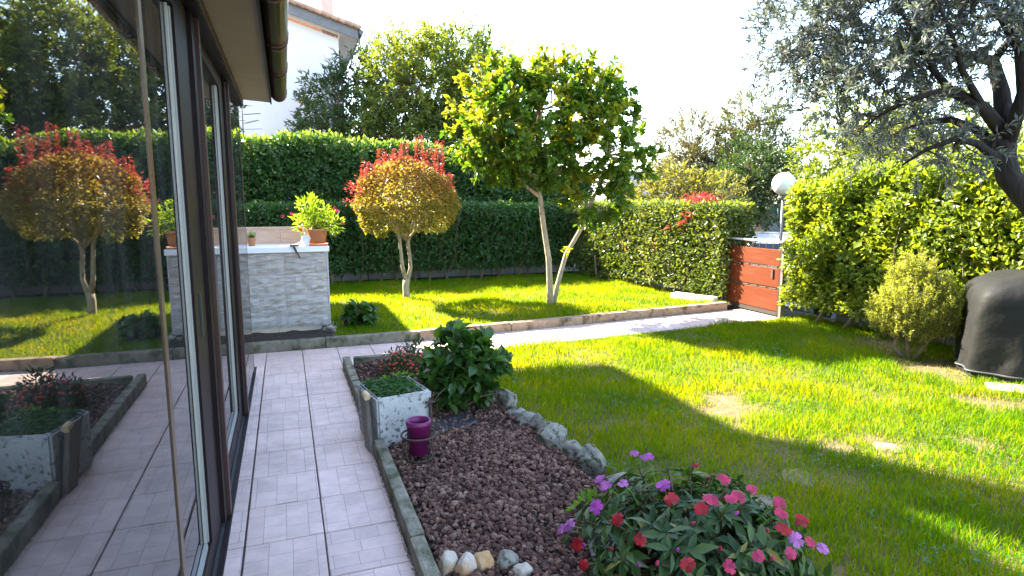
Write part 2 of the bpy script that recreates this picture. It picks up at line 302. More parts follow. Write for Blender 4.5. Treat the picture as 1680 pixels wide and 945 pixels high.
m3_ = n('ShaderNodeMath'); m3_.operation = 'MULTIPLY'; l(mm.outputs[0], m3_.inputs[0]); l(m2_.outputs[0], m3_.inputs[1]); mm = m3_
hs = n('ShaderNodeHueSaturation'); l(mm.outputs[0], hs.inputs['Value']); l(br.outputs['Color'], hs.inputs['Color']); l(hs.outputs[0], p.inputs['Base Color'])
p.inputs['Roughness'].default_value = .55
iv = n('ShaderNodeMath'); iv.operation = 'SUBTRACT'; l(nz.outputs['Fac'], iv.inputs[0]); l(br.outputs['Fac'], iv.inputs[1])
bu = n('ShaderNodeBump'); bu.inputs['Strength'].default_value = .35; bu.inputs['Distance'].default_value = .004; l(iv.outputs[0], bu.inputs['Height']); l(bu.outputs[0], p.inputs['Normal'])
M['tile'] = m

# ------------------------------------------------------------------ foliage
T4 = (np.array([(0,0,0),(.45,.5,.10),(1,0,-.04),(.45,-.5,.10)]), [(0,1,2),(0,2,3)])
T6 = (np.array([(0,0,0),(.30,.40,.09),(.68,.40,.08),(1,0,-.12),(.68,-.40,.08),(.30,-.40,.09),(.50,0,.0)]), [(0,6,1),(1,6,2),(2,6,3),(3,6,4),(4,6,5),(5,6,0)])
TN = (np.array([(0,.5,0),(0,-.5,0),(1,0,0)]), [(0,1,2)])
def unit(a): return a / (np.linalg.norm(a, axis=-1, keepdims=True) + 1e-9)
def leaves(mb, P, D, size, width=.5, tmpl=T4, up=None, roll=.6, r=rng):
    """leaves at points P along directions D; 'up' is the side a leaf turns to the light"""
    P = np.asarray(P); n = len(P)
    if n == 0: return
    D = unit(np.asarray(D, float) + np.zeros((n, 3)))
    U = np.array([0, 0, 1.]) + np.zeros((n, 3)) if up is None else np.asarray(up, float) + np.zeros((n, 3))
    U = unit(unit(U) + roll*r.normal(size=(n, 3)))
    Y = unit(np.cross(U, D)); Z = np.cross(D, Y)
    s = np.broadcast_to(np.asarray(size, float), (n,))[:, None, None]
    t = tmpl[0]
    V = P[:, None, :] + s*(t[None, :, 0:1]*D[:, None, :] + width*t[None, :, 1:2]*Y[:, None, :] + t[None, :, 2:3]*Z[:, None, :])
    F = np.asarray(tmpl[1])[None] + (np.arange(n)*len(t))[:, None, None]
    mb.add(V.reshape(-1, 3), F.reshape(-1, 3))
def rnd(n, r=rng): return unit(r.normal(size=(n, 3)))
def leaf_mesh(name, length, width, m, tmpl=T6):
    mb = MB(); leaves(mb, np.zeros((1, 3)), np.array([[1., 0, 0]]), length, width, tmpl, roll=0)
    me = mb.mesh(name, smooth=True); me.materials.append(m); return me
def leaf_objects(parent, meshes, P, D, scale, up=None, roll=.5, name='leaf'):
    """single leaves a viewer can pick apart: each its own object sharing mesh data"""
    base = np.array(wloc(parent)); n = len(P); D = unit(np.asarray(D, float))
    U = np.array([0, 0, 1.]) + np.zeros((n, 3)) if up is None else np.asarray(up, float) + np.zeros((n, 3))
    U = unit(unit(U) + roll*rng.normal(size=(n, 3))); Y = unit(np.cross(U, D)); Z = np.cross(D, Y)
    s = np.broadcast_to(np.asarray(scale, float), (n,))
    for i in range(n):
        o = bpy.data.objects.new(name, meshes[i % len(meshes)]); C.objects.link(o); o.parent = parent
        mtx = np.eye(4); mtx[:3, 0] = D[i]*s[i]; mtx[:3, 1] = Y[i]*s[i]; mtx[:3, 2] = Z[i]*s[i]; mtx[:3, 3] = P[i]-base
        o.matrix_local = Matrix(mtx.tolist())
def fnoise(P, sc, seed=0.0):
    return np.array([mnoise.noise(Vector((p[0]*sc+seed, p[1]*sc-seed, p[2]*sc+2*seed))) for p in P])

def box_hedge(name, x0, x1, y0, y1, z0, z1, dens, size, mat, label, cat='hedge', faces='-y-x+zx+', bulge=.07, ztop=None, young=None, stems=None, core=True, group=None, width=.55, tmpl=T4, red=0, deep=.16, seedv=0.0, singles=None):
    """clipped hedge: leaf shell with depth round a twiggy core, stems below"""
    t = thing(name, ((x0+x1)/2, (y0+y1)/2, 0), label, cat, group)
    mb = MB(); my = MB(); mr = MB(); Ps = []; Ns = []
    def top(x, y): return z1 if ztop is None else ztop(x, y)
    def face(n, fx, fy, fz, nrm):
        k = int(n*dens); u = rng.random((k, 2)); P = np.stack([fx(u), fy(u), fz(u)], -1); Ps.append(P); Ns.append(np.tile(np.array(nrm, float), (k, 1)))
    X, Y, Z = x1-x0, y1-y0, z1-z0
    if '-y' in faces: face(X*Z, lambda u: x0+u[:, 0]*X, lambda u: y0+0*u[:, 0], lambda u: z0+u[:, 1]*(np.array([top(x0+a*X, y0) for a in u[:, 0]])-z0), (0, -1, 0))
    if '+y' in faces: face(X*Z, lambda u: x0+u[:, 0]*X, lambda u: y1+0*u[:, 0], lambda u: z0+u[:, 1]*(np.array([top(x0+a*X, y1) for a in u[:, 0]])-z0), (0, 1, 0))
    if '-x' in faces: face(Y*Z, lambda u: x0+0*u[:, 0], lambda u: y0+u[:, 0]*Y, lambda u: z0+u[:, 1]*(np.array([top(x0, y0+a*Y) for a in u[:, 0]])-z0), (-1, 0, 0))
    if 'x+' in faces: face(Y*Z, lambda u: x1+0*u[:, 0], lambda u: y0+u[:, 0]*Y, lambda u: z0+u[:, 1]*(np.array([top(x1, y0+a*Y) for a in u[:, 0]])-z0), (1, 0, 0))
    if '+z' in faces: face(X*Y, lambda u: x0+u[:, 0]*X, lambda u: y0+u[:, 1]*Y, lambda u: np.array([top(x0+a*X, y0+b*Y) for a, b in u]), (0, 0, 1))
    P = np.concatenate(Ps); Nn = np.concatenate(Ns)
    d = fnoise(P, 2.6, seedv)*bulge + fnoise(P, 7, seedv+5)*bulge*.6 - deep*rng.random(len(P))**2.2
    P = P + Nn*d[:, None]
    dirs = unit(Nn*.55 + rnd(len(P))*.8 + np.array([0, 0, .25]))
    sz = size*rng.uniform(.7, 1.3, len(P))
    sel = np.zeros(len(P), bool)
    if young: sel = (rng.random(len(P)) < young) & (Nn[:, 2] > .5) | ((rng.random(len(P)) < young*.10))
    rs = np.zeros(len(P), bool)
    if red:
        for (cx, cy, cz, rr) in red: rs |= (np.linalg.norm(P-np.array((cx, cy, cz)), axis=1) < rr) & (rng.random(len(P)) < .6)
    g = ~(sel | rs)
    if singles:      # the leaves nearest the camera are objects of their own
        dist = np.linalg.norm(P-np.array((0, 0, 1.5)), axis=1) + 3*(d < -.03) + 9*(~g); idx = np.argsort(dist)[:singles]
        keep = np.ones(len(P), bool); keep[idx] = False
        lm = leaf_mesh('leaf', size, width, mat, T4)
        leaf_objects(t, [lm], P[idx], dirs[idx], sz[idx]/size, up=Nn[idx]+np.array([0, 0, .6]), roll=.7); g = g & keep
    leaves(mb, P[g], dirs[g], sz[g], width, tmpl, up=Nn[g]+np.array([0, 0, .6]), roll=.7)
    o = mb.build('foliage', mat, t); o['kind'] = 'stuff'
    if sel.any():
        q = P[sel] + Nn[sel]*.03*rng.random((sel.sum(), 1)); leaves(my, q, unit(Nn[sel]+rnd(sel.sum())*.6), sz[sel]*1.1, width, tmpl, roll=.8); my.build('young_foliage', M['hedge_young'], t)['kind'] = 'stuff'
    if rs.any(): leaves(mr, P[rs]+Nn[rs]*.03, dirs[rs], sz[rs]*1.15, width, tmpl, roll=.8); mr.build('red_foliage', M['red_leaf'], t)['kind'] = 'stuff'
    if core:
        c = MB(); e = deep+.04
        for i in range(int(X*Y*70)+30):
            px, py = rng.uniform(x0+.05, x1-.05), rng.uniform(y0+.05, y1-.05); zt = top(px, py)-.06
            q = np.array([(px, py, z0), (px+rng.normal()*.06, py+rng.normal()*.06, (z0+zt)/2), (px+rng.normal()*.1, py+rng.normal()*.1, zt)])
            c.tube(q, [.008, .006, .003], 3, False)
        k = int(X*Y*max(Z, .3)*1500); q = np.stack([rng.uniform(x0+.04, x1-.04, k), rng.uniform(y0+.04, y1-.04, k), rng.uniform(z0+.02, 1, k)], -1)
        q[:, 2] = z0 + (q[:, 2]-z0)/(1-z0)*(np.array([top(a, b) for a, b in q[:, :2]])-.05-z0)
        lm2 = MB(); leaves(lm2, q, rnd(k), size*2.0, .8, T4); lm2.build('inner_foliage', mat, t)['kind'] = 'stuff'
        c.build('twigs', M['twig'], t)['kind'] = 'stuff'
    if stems:
        for (sx, sy) in stems:
            s = MB(); a = rng.normal(size=3)*.05
            s.tube([(sx, sy, -.05), (sx+a[0], sy+a[1], z0*.6+.05), (sx+a[0]*2, sy+a[1]*2, z0+.35)], [.028, .022, .015], 6); s.build('stem', M['bark'], t)
    return t

def lobes_points(lobes, n, shell=.75, r=rng):
    """points in the outer part of overlapping ellipsoid lobes, outward normals"""
    vol = np.array([l[3]*l[4]*l[5] for l in lobes])**(2/3); cnt = (n*vol/vol.sum()).astype(int); P = []; Nn = []
    for l, c in zip(lobes, cnt):
        d = rnd(c, r); q = shell + (1-shell)*r.random(c)
        q = np.where(r.random(c) < .22, r.random(c)**.5*shell, q)
        rad = np.array(l[3:6]); p = np.array(l[:3]) + d*rad*q[:, None]
        P.append(p); Nn.append(unit(d/rad))
    return np.concatenate(P), np.concatenate(Nn)
def tree(name, base, lobes, limbs, nclust, per, size, mat, label, cat='tree', bark=None, spread=.28, width=.45, tmpl=T4, group=None, droop=.1, mat2=None, frac2=0, trunk_name='trunk', clusters_up=.3, rough=1.0, pieces=0, gap=.0, twigs=True, tw_step=3, sun_side=None, sun_cut=.45, mode=None, tlen=.25):
    t = thing(name, base, label, cat, group)
    bark = bark or M['bark']
    tk = MB()
    for pts, rad in limbs: tk.tube(pts, rad, 8)
    if limbs: tk.build(trunk_name, bark, t, True)
    Pc, Nc = lobes_points(lobes, nclust)
    if gap:
        g = fnoise(Pc, 1.6, 3.3); keep = g > gap; Pc, Nc = Pc[keep], Nc[keep]
    allp = np.concatenate([np.asarray(p) for p, _ in limbs]) if limbs else None
    if twigs and limbs:
        tw = MB(); ends = np.concatenate([np.asarray(p)[len(p)//2:] for p, _ in limbs])
        for c in Pc[::tw_step]:
            e = ends[np.argmin(np.linalg.norm(ends-c, axis=1))]; mid = (e+c)/2 + rng.normal(size=3)*.06*np.linalg.norm(c-e)
            tw.tube([e, mid, c], [.012*rough, .008*rough, .003], 4, False)
        tw.build('branches', bark, t)['kind'] = 'stuff'
    n = len(Pc)*per; idx = np.repeat(np.arange(len(Pc)), per)
    cs = spread*rng.uniform(.6, 1.3, len(Pc))[idx]
    off = rng.normal(size=(n, 3))*cs[:, None]*.5
    P = Pc[idx] + off; D = unit(off/ (cs[:, None]+1e-6)*.7 + Nc[idx]*.6 + rnd(n)*.5 + np.array([0, 0, clusters_up-droop]))
    if mode == 'twig':      # leaves in pairs along short outward twigs
        td = unit(Nc*.9+rnd(len(Pc))*.7+np.array([0, 0, .15])); s_ = rng.random(n); l_ = tlen*rng.uniform(.6, 1.3, len(Pc))
        P = Pc[idx]+td[idx]*(s_*l_[idx])[:, None]+rng.normal(size=(n, 3))*.006; D = unit(td[idx]*.75+rnd(n)*.75)
        tm = MB(); [tm.tube([c, c+d*k_], [.0035, .0015], 3, False) for c, d, k_ in zip(Pc, td, l_)]; tm.build('twigs', M['twig'], t)['kind'] = 'stuff'
    sz = size*rng.uniform(.65, 1.25, n)
    m2 = np.zeros(n, bool)
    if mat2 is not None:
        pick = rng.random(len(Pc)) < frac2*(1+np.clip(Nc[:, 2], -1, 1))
        if sun_side is not None: pick |= (Nc @ np.array(sun_side) > sun_cut) & (rng.random(len(Pc)) < .75)  # sunlit side painted in: clusters facing the sun take the lighter leaf colour
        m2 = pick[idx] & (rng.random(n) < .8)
    keep = ~m2
    if pieces:
        dist = np.linalg.norm(P-np.array((0, 0, 1.5)), axis=1) + 9*m2; ix = np.argsort(dist)[:pieces*2][::2]
        lm = leaf_mesh('leaf', size, width, mat, T6); leaf_objects(t, [lm], P[ix], D[ix], sz[ix]/size, roll=.6); keep[ix] = False
    mb = MB(); leaves(mb, P[keep], D[keep], sz[keep], width, tmpl, roll=.6); mb.build('crown', mat, t)['kind'] = 'stuff'
    if m2.any(): mb = MB(); leaves(mb, P[m2], D[m2], sz[m2], width, tmpl, roll=.6); mb.build('young_and_sun_side_leaves', mat2, t)['kind'] = 'stuff'
    return t
def rock_mesh(name, sx, sy, sz, m, seed, sub=3, amp=.22, facet=False):
    bm = bmesh.new(); bmesh.ops.create_icosphere(bm, subdivisions=sub, radius=1)
    rr_ = random.Random(seed*7+1); pl = [(Vector([rr_.gauss(0, 1) for _ in range(3)]).normalized(), rr_.uniform(.74, .98)) for _ in range(15 if facet else 0)]
    for v in bm.verts:
        c = v.co.copy(); cut = min([1.12]+[h_/c.dot(n_) for n_, h_ in pl if c.dot(n_) > .2]) if facet else 1.0; d = cut + amp*mnoise.noise(c*1.1+Vector((seed*3.1, 0, 0))) + amp*.5*mnoise.noise(c*2.6+Vector((0, seed*2.3, 0))) + amp*.26*mnoise.noise(c*6+Vector((0, 0, seed))) + (amp*.12*mnoise.noise(c*14) if sub > 4 else 0)
        c *= d; v.co = Vector((c.x*sx, c.y*sy, c.z*sz))
    me = bpy.data.meshes.new(name); bm.to_mesh(me); bm.free(); me.materials.append(m)
    me.polygons.foreach_set('use_smooth', np.ones(len(me.polygons), bool)); return me

#@@SETTING
# ------------------------------------------------------------------ ground, road
g = MB()
xs = [-400, 6.75, 7.3, 400]; zs = [-.045, -.045, -.62, -.62]
for i in range(3): g.add([(xs[i], -400, zs[i]), (xs[i+1], -400, zs[i+1]), (xs[i+1], 400, zs[i+1]), (xs[i], 400, zs[i])], [(0, 1, 2, 3)])
tag(g.build('ground', M['soil']), kind='structure')
g = MB(); g.add([(7.45, -60, -.61), (13.2, -60, -.61), (13.2, 60, -.61), (7.45, 60, -.61)], [(0, 1, 2, 3)])
tag(g.build('road', M['road']), kind='structure')
def near_edge(x): return 5.80 + .075*max(x-1.3, 0)     # lawn side of the right-hand path
def far_edge(x): return 6.48 + .094*max(x-1.3, 0)      # kerb side

# ------------------------------------------------------------------ house on the left
house = thing('house', (-1.6, 4, 0), 'house on the left with bronze sliding glass doors and brown gutter', 'house')
YE = 5.72
b = MB().box(-.40, -.285, -2, YE, 2.275, 2.335); b.build('door_header', M['frame'], house)
b = MB().box(-.286, -.278, -2, YE+.02, 2.285, 2.30).box(-.286, -.278, -2, YE+.02, 2.312, 2.325); b.build('header_moulding', M['frame_edge'], house)
b = MB(); b.add([(-.40,-2,2.338),(-.07,-2,2.318),(-.07,YE,2.318),(-.40,YE,2.338),(-.40,-2,2.36),(-.07,-2,2.34),(-.07,YE,2.34),(-.40,YE,2.36)], [(0,1,2,3),(4,7,6,5),(0,4,5,1),(1,5,6,2),(2,6,7,3),(3,7,4,0)]); b.build('soffit', M['soffit'], house)
MB().box(-.069, -.058, -2, YE+.01, 2.305, 2.47).build('fascia', M['frame'], house)
b = MB(); a = np.linspace(0, 2*np.pi, 17)[:-1]; gut = [(0.0+.062*math.cos(x), 2.40+.072*math.sin(x)) for x in a]
def gutter_ring(y0, y1, rr):
    V = [(x*1.0*rr, y0, 2.40+(z-2.40)*rr) for x, z in gut] + [(x*rr, y1, 2.40+(z-2.40)*rr) for x, z in gut]; n_ = len(gut)
    return V, [(i, (i+1) % n_, n_+(i+1) % n_, n_+i) for i in range(n_)], [tuple(range(n_))[::-1]], [tuple(range(n_, 2*n_))]
V, F, c0, c1 = gutter_ring(-2, YE, 1.0); b.add(V, F, c0, c1); gt = b.build('gutter', M['copper'], house, True)
for y in (5.69, 5.60, 4.62, 4.53, 3.80, 3.72, 2.9, 2.0):
    V, F, c0, c1 = gutter_ring(y-.012, y+.012, 1.09); MB().add(V, F, c0, c1).build('gutter_joint', M['copper'], gt)
MB().box(-3.5, -.30, -2, YE, 2.45, 2.55).build('porch_roof', M['roof'], house)
# the glazed room behind the doors
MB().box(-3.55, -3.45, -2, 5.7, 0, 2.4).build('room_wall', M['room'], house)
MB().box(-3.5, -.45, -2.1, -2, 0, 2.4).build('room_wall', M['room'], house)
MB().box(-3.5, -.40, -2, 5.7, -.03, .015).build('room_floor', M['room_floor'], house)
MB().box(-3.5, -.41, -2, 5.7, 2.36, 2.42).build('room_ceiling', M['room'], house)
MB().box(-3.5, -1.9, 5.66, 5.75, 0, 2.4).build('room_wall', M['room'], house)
# upper storey, rear wing and roofs (they throw the shade over path and lawn)
MB().box(-7, -1.75, -6, 9.75, 2.56, 5.2).build('upper_wall', M['house'], house)
MB().box(-7, -1.76, 5.9, 9.74, 0, 2.56).build('lower_wall', M['house'], house)
MB().box(-7, -1.77, 9.95, 11.8, 0, 3.25).build('wing_wall', M['house'], house)
rf = MB(); rf.add([(-1.22,-7,5.3),(-1.22,10.55,5.3),(-4.4,10.55,6.5),(-4.4,-7,6.5),(-7.6,10.55,5.3),(-7.6,-7,5.3),(-1.22,-7,5.17),(-1.22,10.55,5.17),(-7.6,10.55,5.17),(-7.6,-7,5.17)],
    [(0,1,2,3),(3,2,4,5),(0,6,7,1),(5,4,8,9),(6,9,8,7)], [(1,7,8,4,2),(0,3,5,9,6)]); rfo = rf.build('roof', M['roof'], house)
rf = MB(); rf.add([(-1.25,9.97,3.4),(-1.25,12.3,3.4),(-7.5,12.3,4.1),(-7.5,9.97,4.1),(-1.25,9.97,3.26),(-1.25,12.3,3.26),(-7.5,12.3,3.26),(-7.5,9.97,3.26)], [(0,1,2,3),(4,7,6,5),(0,4,5,1),(1,5,6,2),(2,6,7,3),(3,7,4,0)]); rf.build('wing_roof', M['roof'], house)
MB().box(-1.95, -1.5, 8.75, 9.25, 5.3, 6.75).build('chimney', M['chimney'], rfo)
# sliding doors
def leaf_door(name, y0, y1, xg, glassm, edge=None, st=(.0, .0), z0=.03, z1=2.275):
    d = MB(); fw = .045
    if st[0]: d.box(xg-.03, xg+.03, y0, y0+st[0], z0, z1)
    if st[1]: d.box(xg-.03, xg+.03, y1-st[1], y1, z0, z1)
    d.box(xg-.03, xg+.03, y0+st[0]+.001, y1-st[1]-.001, z0, z0+.10).box(xg-.03, xg+.03, y0+st[0]+.001, y1-st[1]-.001, z1-.08, z1)
    fr_ = d.build(name, M['frame'], house)
    gy0, gy1 = y0+st[0]-.005, y1-st[1]+.005
    MB().box(xg-.006, xg+.006, gy0, gy1, z0+.095, z1-.075).build('glass_pane', glassm, fr_)
    s = MB()
    if st[1]: s.box(xg+.008, xg+.020, y1-st[1]-.022, y1-st[1]-.002, z0+.104, z1-.085); s.box(xg+.008, xg+.016, y1-st[1]-.062, y1-st[1]-.040, z0+.104, z1-.085)
    s.box(xg+.008, xg+.022, gy0+.02, y1-st[1]-.065, z0+.102, z0+.122)
    s.build('glazing_bead', M['seal'], fr_)
    return fr_
leaf_door('door_panel', -1.9, 2.02, -.36, M['glass'], st=(.06, 0))
MB().box(-.366, -.350, 2.022, 2.066, .03, 2.275).build('edge_strip', M['frame_edge'], house)
leaf_door('door_panel', 2.07, 2.95, -.372, M['glass'], st=(0, .33))
leaf_door('door_panel', 3.12, 4.48, -.372, M['glass'], st=(0, .20))
for (y0, y1, x1) in ((2.955, 3.055, -.325), (3.058, 3.115, -.31), (4.485, 4.56, -.325), (4.563, 4.625, -.309)):
    MB().box(-.44, x1, y0, y1, .012, 2.274).build('door_jamb', M['frame'] if x1 < -.32 else M['jamb'], house)
MB().box(-.3295, -.318, 4.63, 5.70, .03, 2.30).build('fixed_pane', M['clear_glass'], house)
MB().box(-.331, -.3165, 5.702, 5.712, .03, 2.30).build('pane_edge', M['frame_edge'], house)
tr_ = MB().box(-.45, -.305, -2, 5.72, -.02, .010)
tr_.build('threshold', M['frame'], house)
for x in (-.415, -.375, -.335): MB().box(x-.006, x+.006, -2, 4.48, .0105, .028).build('track_rail', M['dark_seal'], house)
MB().box(-1.9, -.35, 5.69, 5.70, .05, 2.3).build('end_pane', M['clear_glass'], house)
# a terracotta-framed handle on the sliding leaf
h_ = MB(); h_.box(-.36, -.335, 2.74, 2.765, .95, 1.13); h_.build('handle', M['dark_seal'], house)

# ------------------------------------------------------------------ path of tiles
pth = MB(); pth.box(-.45, .42, -2.2, 5.60, -.04, -.0075).box(-1.6, 1.35, 5.605, 6.47, -.04, -.0075)
pth.add([(1.352,5.77,-.0075),(5.93,6.10,-.0075),(5.93,6.90,-.0075),(1.352,6.47,-.0075)], [(0,1,2,3)])
path = tag(pth.build('path', M['grout']), kind='structure')
TW, TD = .335, .355
tile_me = bevel_box_mesh('tile', TW-.006, TD-.006, .02, .003, M['tile'])
strip_me = bevel_box_mesh('tile', .066, TD-.007, .02, .003, M['tile'])
def tile(me, x, y, rz=0):
    o = link('tile', me, path, (x, y, -.01+random.uniform(-.0008, .0008)), (random.uniform(-.002, .002), random.uniform(-.002, .002), rz+random.uniform(-.003, .003))); return o
k = -13
while True:
    y = 2.76 + TD*(k+.5)
    if y > 5.9: break
    tile(tile_me, .1-TW/2, y); tile(tile_me, .1+TW/2, y); tile(strip_me, -.24-.034, y); k += 1
cut_me = bevel_box_mesh('tile', TW-.005, .155, .02, .003, M['tile'])
for i in range(-5, 4):
    x = .1 + TW*(i+.5)
    if i >= 1: tile(tile_me, x, 5.7775)
    tile(tile_me, x, 6.1325); tile(cut_me, x, 6.39)
ang = math.atan(.085)
for j in range(2):
    for i in range(14):
        s_ = TW*(i+.5); c_ = (j+.5)*TD
        x = 1.30 + s_*math.cos(ang) - c_*math.sin(ang)*1; y = 5.78 + s_*math.sin(ang) + c_*math.cos(ang)
        tile(tile_me, x+.03, y, ang)
# border of the lawn-side edge
e = MB()
e.add([(1.5,5.775,.0),(5.95,6.11,.0),(5.95,6.15,.0),(1.5,5.815,.0),(1.5,5.775,-.05),(5.95,6.11,-.05),(5.95,6.15,-.05),(1.5,5.815,-.05)], [(0,1,2,3),(0,4,5,1),(3,2,6,7)])
tag(e.build('path_edging', M['concrete']), kind='structure')
# kerbs
def kerb_run(name, p0, p1, wd, ht, ln, m):
    k_ = tag(bpy.data.objects.new(name, None), kind='structure'); C.objects.link(k_)
    d = Vector(p1)-Vector(p0); n_ = max(1, round(d.length/ln)); a_ = math.atan2(d.y, d.x); l_ = d.length/n_
    for i in range(n_):
        me = bevel_box_mesh('kerb_stone', l_-.006, wd, ht+.06, .014, m, 2, .0015)
        q = Vector(p0)+d*((i+.5)/n_); link('kerb_stone', me, k_, (q.x, q.y, (ht-.06)/2+random.uniform(-.004, .004)), (0, random.uniform(-.004, .004), a_+random.uniform(-.004, .004)))
    return k_
kerb_run('bed_kerb', (.466, 1.3), (.466, 3.60), .066, .085, .95, M['concrete'])
kerb_run('bed_kerb', (.466, 4.09), (.466, 5.70), .066, .085, .80, M['concrete'])
kerb_run('bed_kerb', (.525, 5.66), (1.50, 5.66), .066, .085, .95, M['concrete'])
kerb_run('lawn_kerb', (-1.6, 6.53), (1.3, 6.53), .10, .10, .97, M['concrete'])
kerb_run('lawn_kerb', (1.3, 6.53), (5.72, 6.945), .10, .10, 1.1, M['kerb_warm'])

# ------------------------------------------------------------------ lawns
BARE = [(3.0, 3.52, .30), (3.15, 3.75, .18), (3.45, 2.66, .14), (3.1, 2.68, .14), (5.5, 3.75, .5), (4.9, 2.95, .28), (5.8, 4.6, .4), (3.95, 2.40, .15)]
STEPS = [(2.16, 2.32, .14), (2.60, 2.48, .115), (3.44, 2.61, .09)]
def lawn_z(x, y): return .012*np.sin(x*2.1+y)*np.cos(y*1.7) + .010*np.sin(x*5.3-y*3)
def lawn(name, x0, x1, y0f, y1f, z, nx=70, ny=70):
    xg_ = np.linspace(x0, x1, nx); V = []
    for x in xg_:
        for v in np.linspace(0, 1, ny): y = y0f(x)+(y1f(x)-y0f(x))*v; V.append((x, y, z+lawn_z(x, y)))
    i = np.arange(nx-1)[:, None]*ny; j = np.arange(ny-1)[None]
    F = np.stack([i+j, i+ny+j, i+ny+j+1, i+j+1], -1).reshape(-1, 4)
    return tag(MB().add(V, F).build(name, M['turf'], None, True), kind='structure')
lawn('lawn_soil', 1.40, 6.6, lambda x: -2.5, lambda x: 5.77+.075*(x-1.5), -.012)
lawn('lawn_soil', -.9, 6.3, lambda x: 6.58+.094*max(x-1.3, 0), lambda x: 11.0, .045)
def grass(name, x0, x1, y0, y1, n, inside, z, hgt, wid, label=None):
    P = np.stack([rng.uniform(x0, x1, n), rng.uniform(y0, y1, n)], -1); keep = inside(P[:, 0], P[:, 1]); P = P[keep]
    den = np.ones(len(P)); dr = np.zeros(len(P))
    q = np.array([mnoise.noise(Vector((a*1.3, b*1.3, 4))) for a, b in P]); q2 = np.array([mnoise.noise(Vector((a*4.1, b*4.1, 9))) for a, b in P])
    for (cx, cy, rr) in BARE:
        d_ = np.hypot(P[:, 0]-cx, (P[:, 1]-cy)*1.0)/rr + q2*.5; f_ = np.clip((d_-.35)/.7, 0, 1); den = np.minimum(den, .30+.7*f_); dr = np.maximum(dr, 1-f_)
    for (cx, cy, rr) in STEPS: den = np.where(np.hypot((P[:, 0]-cx), (P[:, 1]-cy)*1.3)+q2*.09 < rr*.50, 0.0, den)
    keep = rng.random(len(P)) < den; P = P[keep]; dr = dr[keep]; q = q[keep]; q2 = q2[keep]; n = len(P)
    h_ = hgt*rng.uniform(.5, 1.25, n)*(1+.6*q+.6*q2)*(1-.55*dr); w_ = wid*rng.uniform(.7, 1.3, n)
    a_ = rng.uniform(0, 2*np.pi, n); side = np.stack([np.cos(a_), np.sin(a_), 0*a_], -1)
    b_ = rng.uniform(0, 2*np.pi, n); bend = np.stack([np.cos(b_), np.sin(b_), 0*b_], -1)*(h_*rng.uniform(.1, .75, n))[:, None]
    B = np.stack([P[:, 0], P[:, 1], z+lawn_z(P[:, 0], P[:, 1])], -1); up = np.array([0, 0, 1.])
    v0 = B - side*w_[:, None]/2; v1 = B + side*w_[:, None]/2; mid = B + up*(h_*.55)[:, None] + bend*.3
    v2 = mid - side*w_[:, None]*.38; v3 = mid + side*w_[:, None]*.38; v4 = B + up*h_[:, None] + bend
    V = np.stack([v0, v1, v2, v3, v4], 1); F = np.array([(0,1,3),(0,3,2),(2,3,4)])
    dry = rng.random(n) < .022+.75*dr
    for nm, s_, mm_ in ((name, ~dry, M['grass']), ('dry_grass', dry, M['dry_grass'])):
        k_ = s_.sum(); ff = F[None]+(np.arange(k_)*5)[:, None, None]
        tag(MB().add(V[s_].reshape(-1, 3), ff.reshape(-1, 3)).build(nm, mm_), kind='stuff')
front = lambda x, y: (y < 5.76+.075*(x-1.5)) & (x > 1.47+.06*np.sin(y*9)) & ((x-2.4)*1.0 < 6)
grass('grass', 1.45, 6.2, .8, 3.4, 95000, front, -.01, .060, .0042)
grass('grass', 1.45, 6.4, 3.4, 6.12, 80000, front, -.01, .055, .0050)
back = lambda x, y: (y > 6.60+.094*np.maximum(x-1.3, 0)) & (x > .46)
grass('grass', .4, 5.9, 6.6, 11.1, 90000, back, .045, .050, .0065)
n = 3200; P = np.stack([rng.uniform(1.6, 5.9, n), rng.uniform(1.2, 5.8, n)], -1); q_ = np.array([mnoise.noise(Vector((a*2.2, b*2.2, 21))) for a, b in P]); P = P[q_ > .12]
mb = MB(); z_ = lawn_z(P[:, 0], P[:, 1])
for k in range(3):
    a_ = rng.random(len(P))*.6+k*2.09; D = np.stack([np.cos(a_), np.sin(a_), .25+0*a_], -1); LT = (np.array([(0,0,0),(.5,.45,.05),(1,.25,0),(1,-.25,0),(.5,-.45,.05)]), [(0,1,4),(1,2,3),(1,3,4)])
    leaves(mb, np.stack([P[:, 0], P[:, 1], z_+.030+.02*rng.random(len(P))], -1), D, .016, .9, LT, roll=.25)
tag(mb.build('clover', leaf('clover_leaf', [(0, (.030, .105, .012)), (1, (.055, .15, .020))], trans=.35)), kind='stuff')
mb = MB(); n = 1500; xk = .430-.006*np.abs(rng.normal(size=n)); yk = rng.uniform(1.2, 5.6, n)
leaves(mb, np.stack([xk, yk, .0*xk], -1), rnd(n)+np.array([0, 0, .6]), .008, .5, T4); tag(mb.build('joint_moss', leaf('moss', [(0, (.020, .035, .010)), (1, (.045, .06, .02))], trans=.1)), kind='stuff')
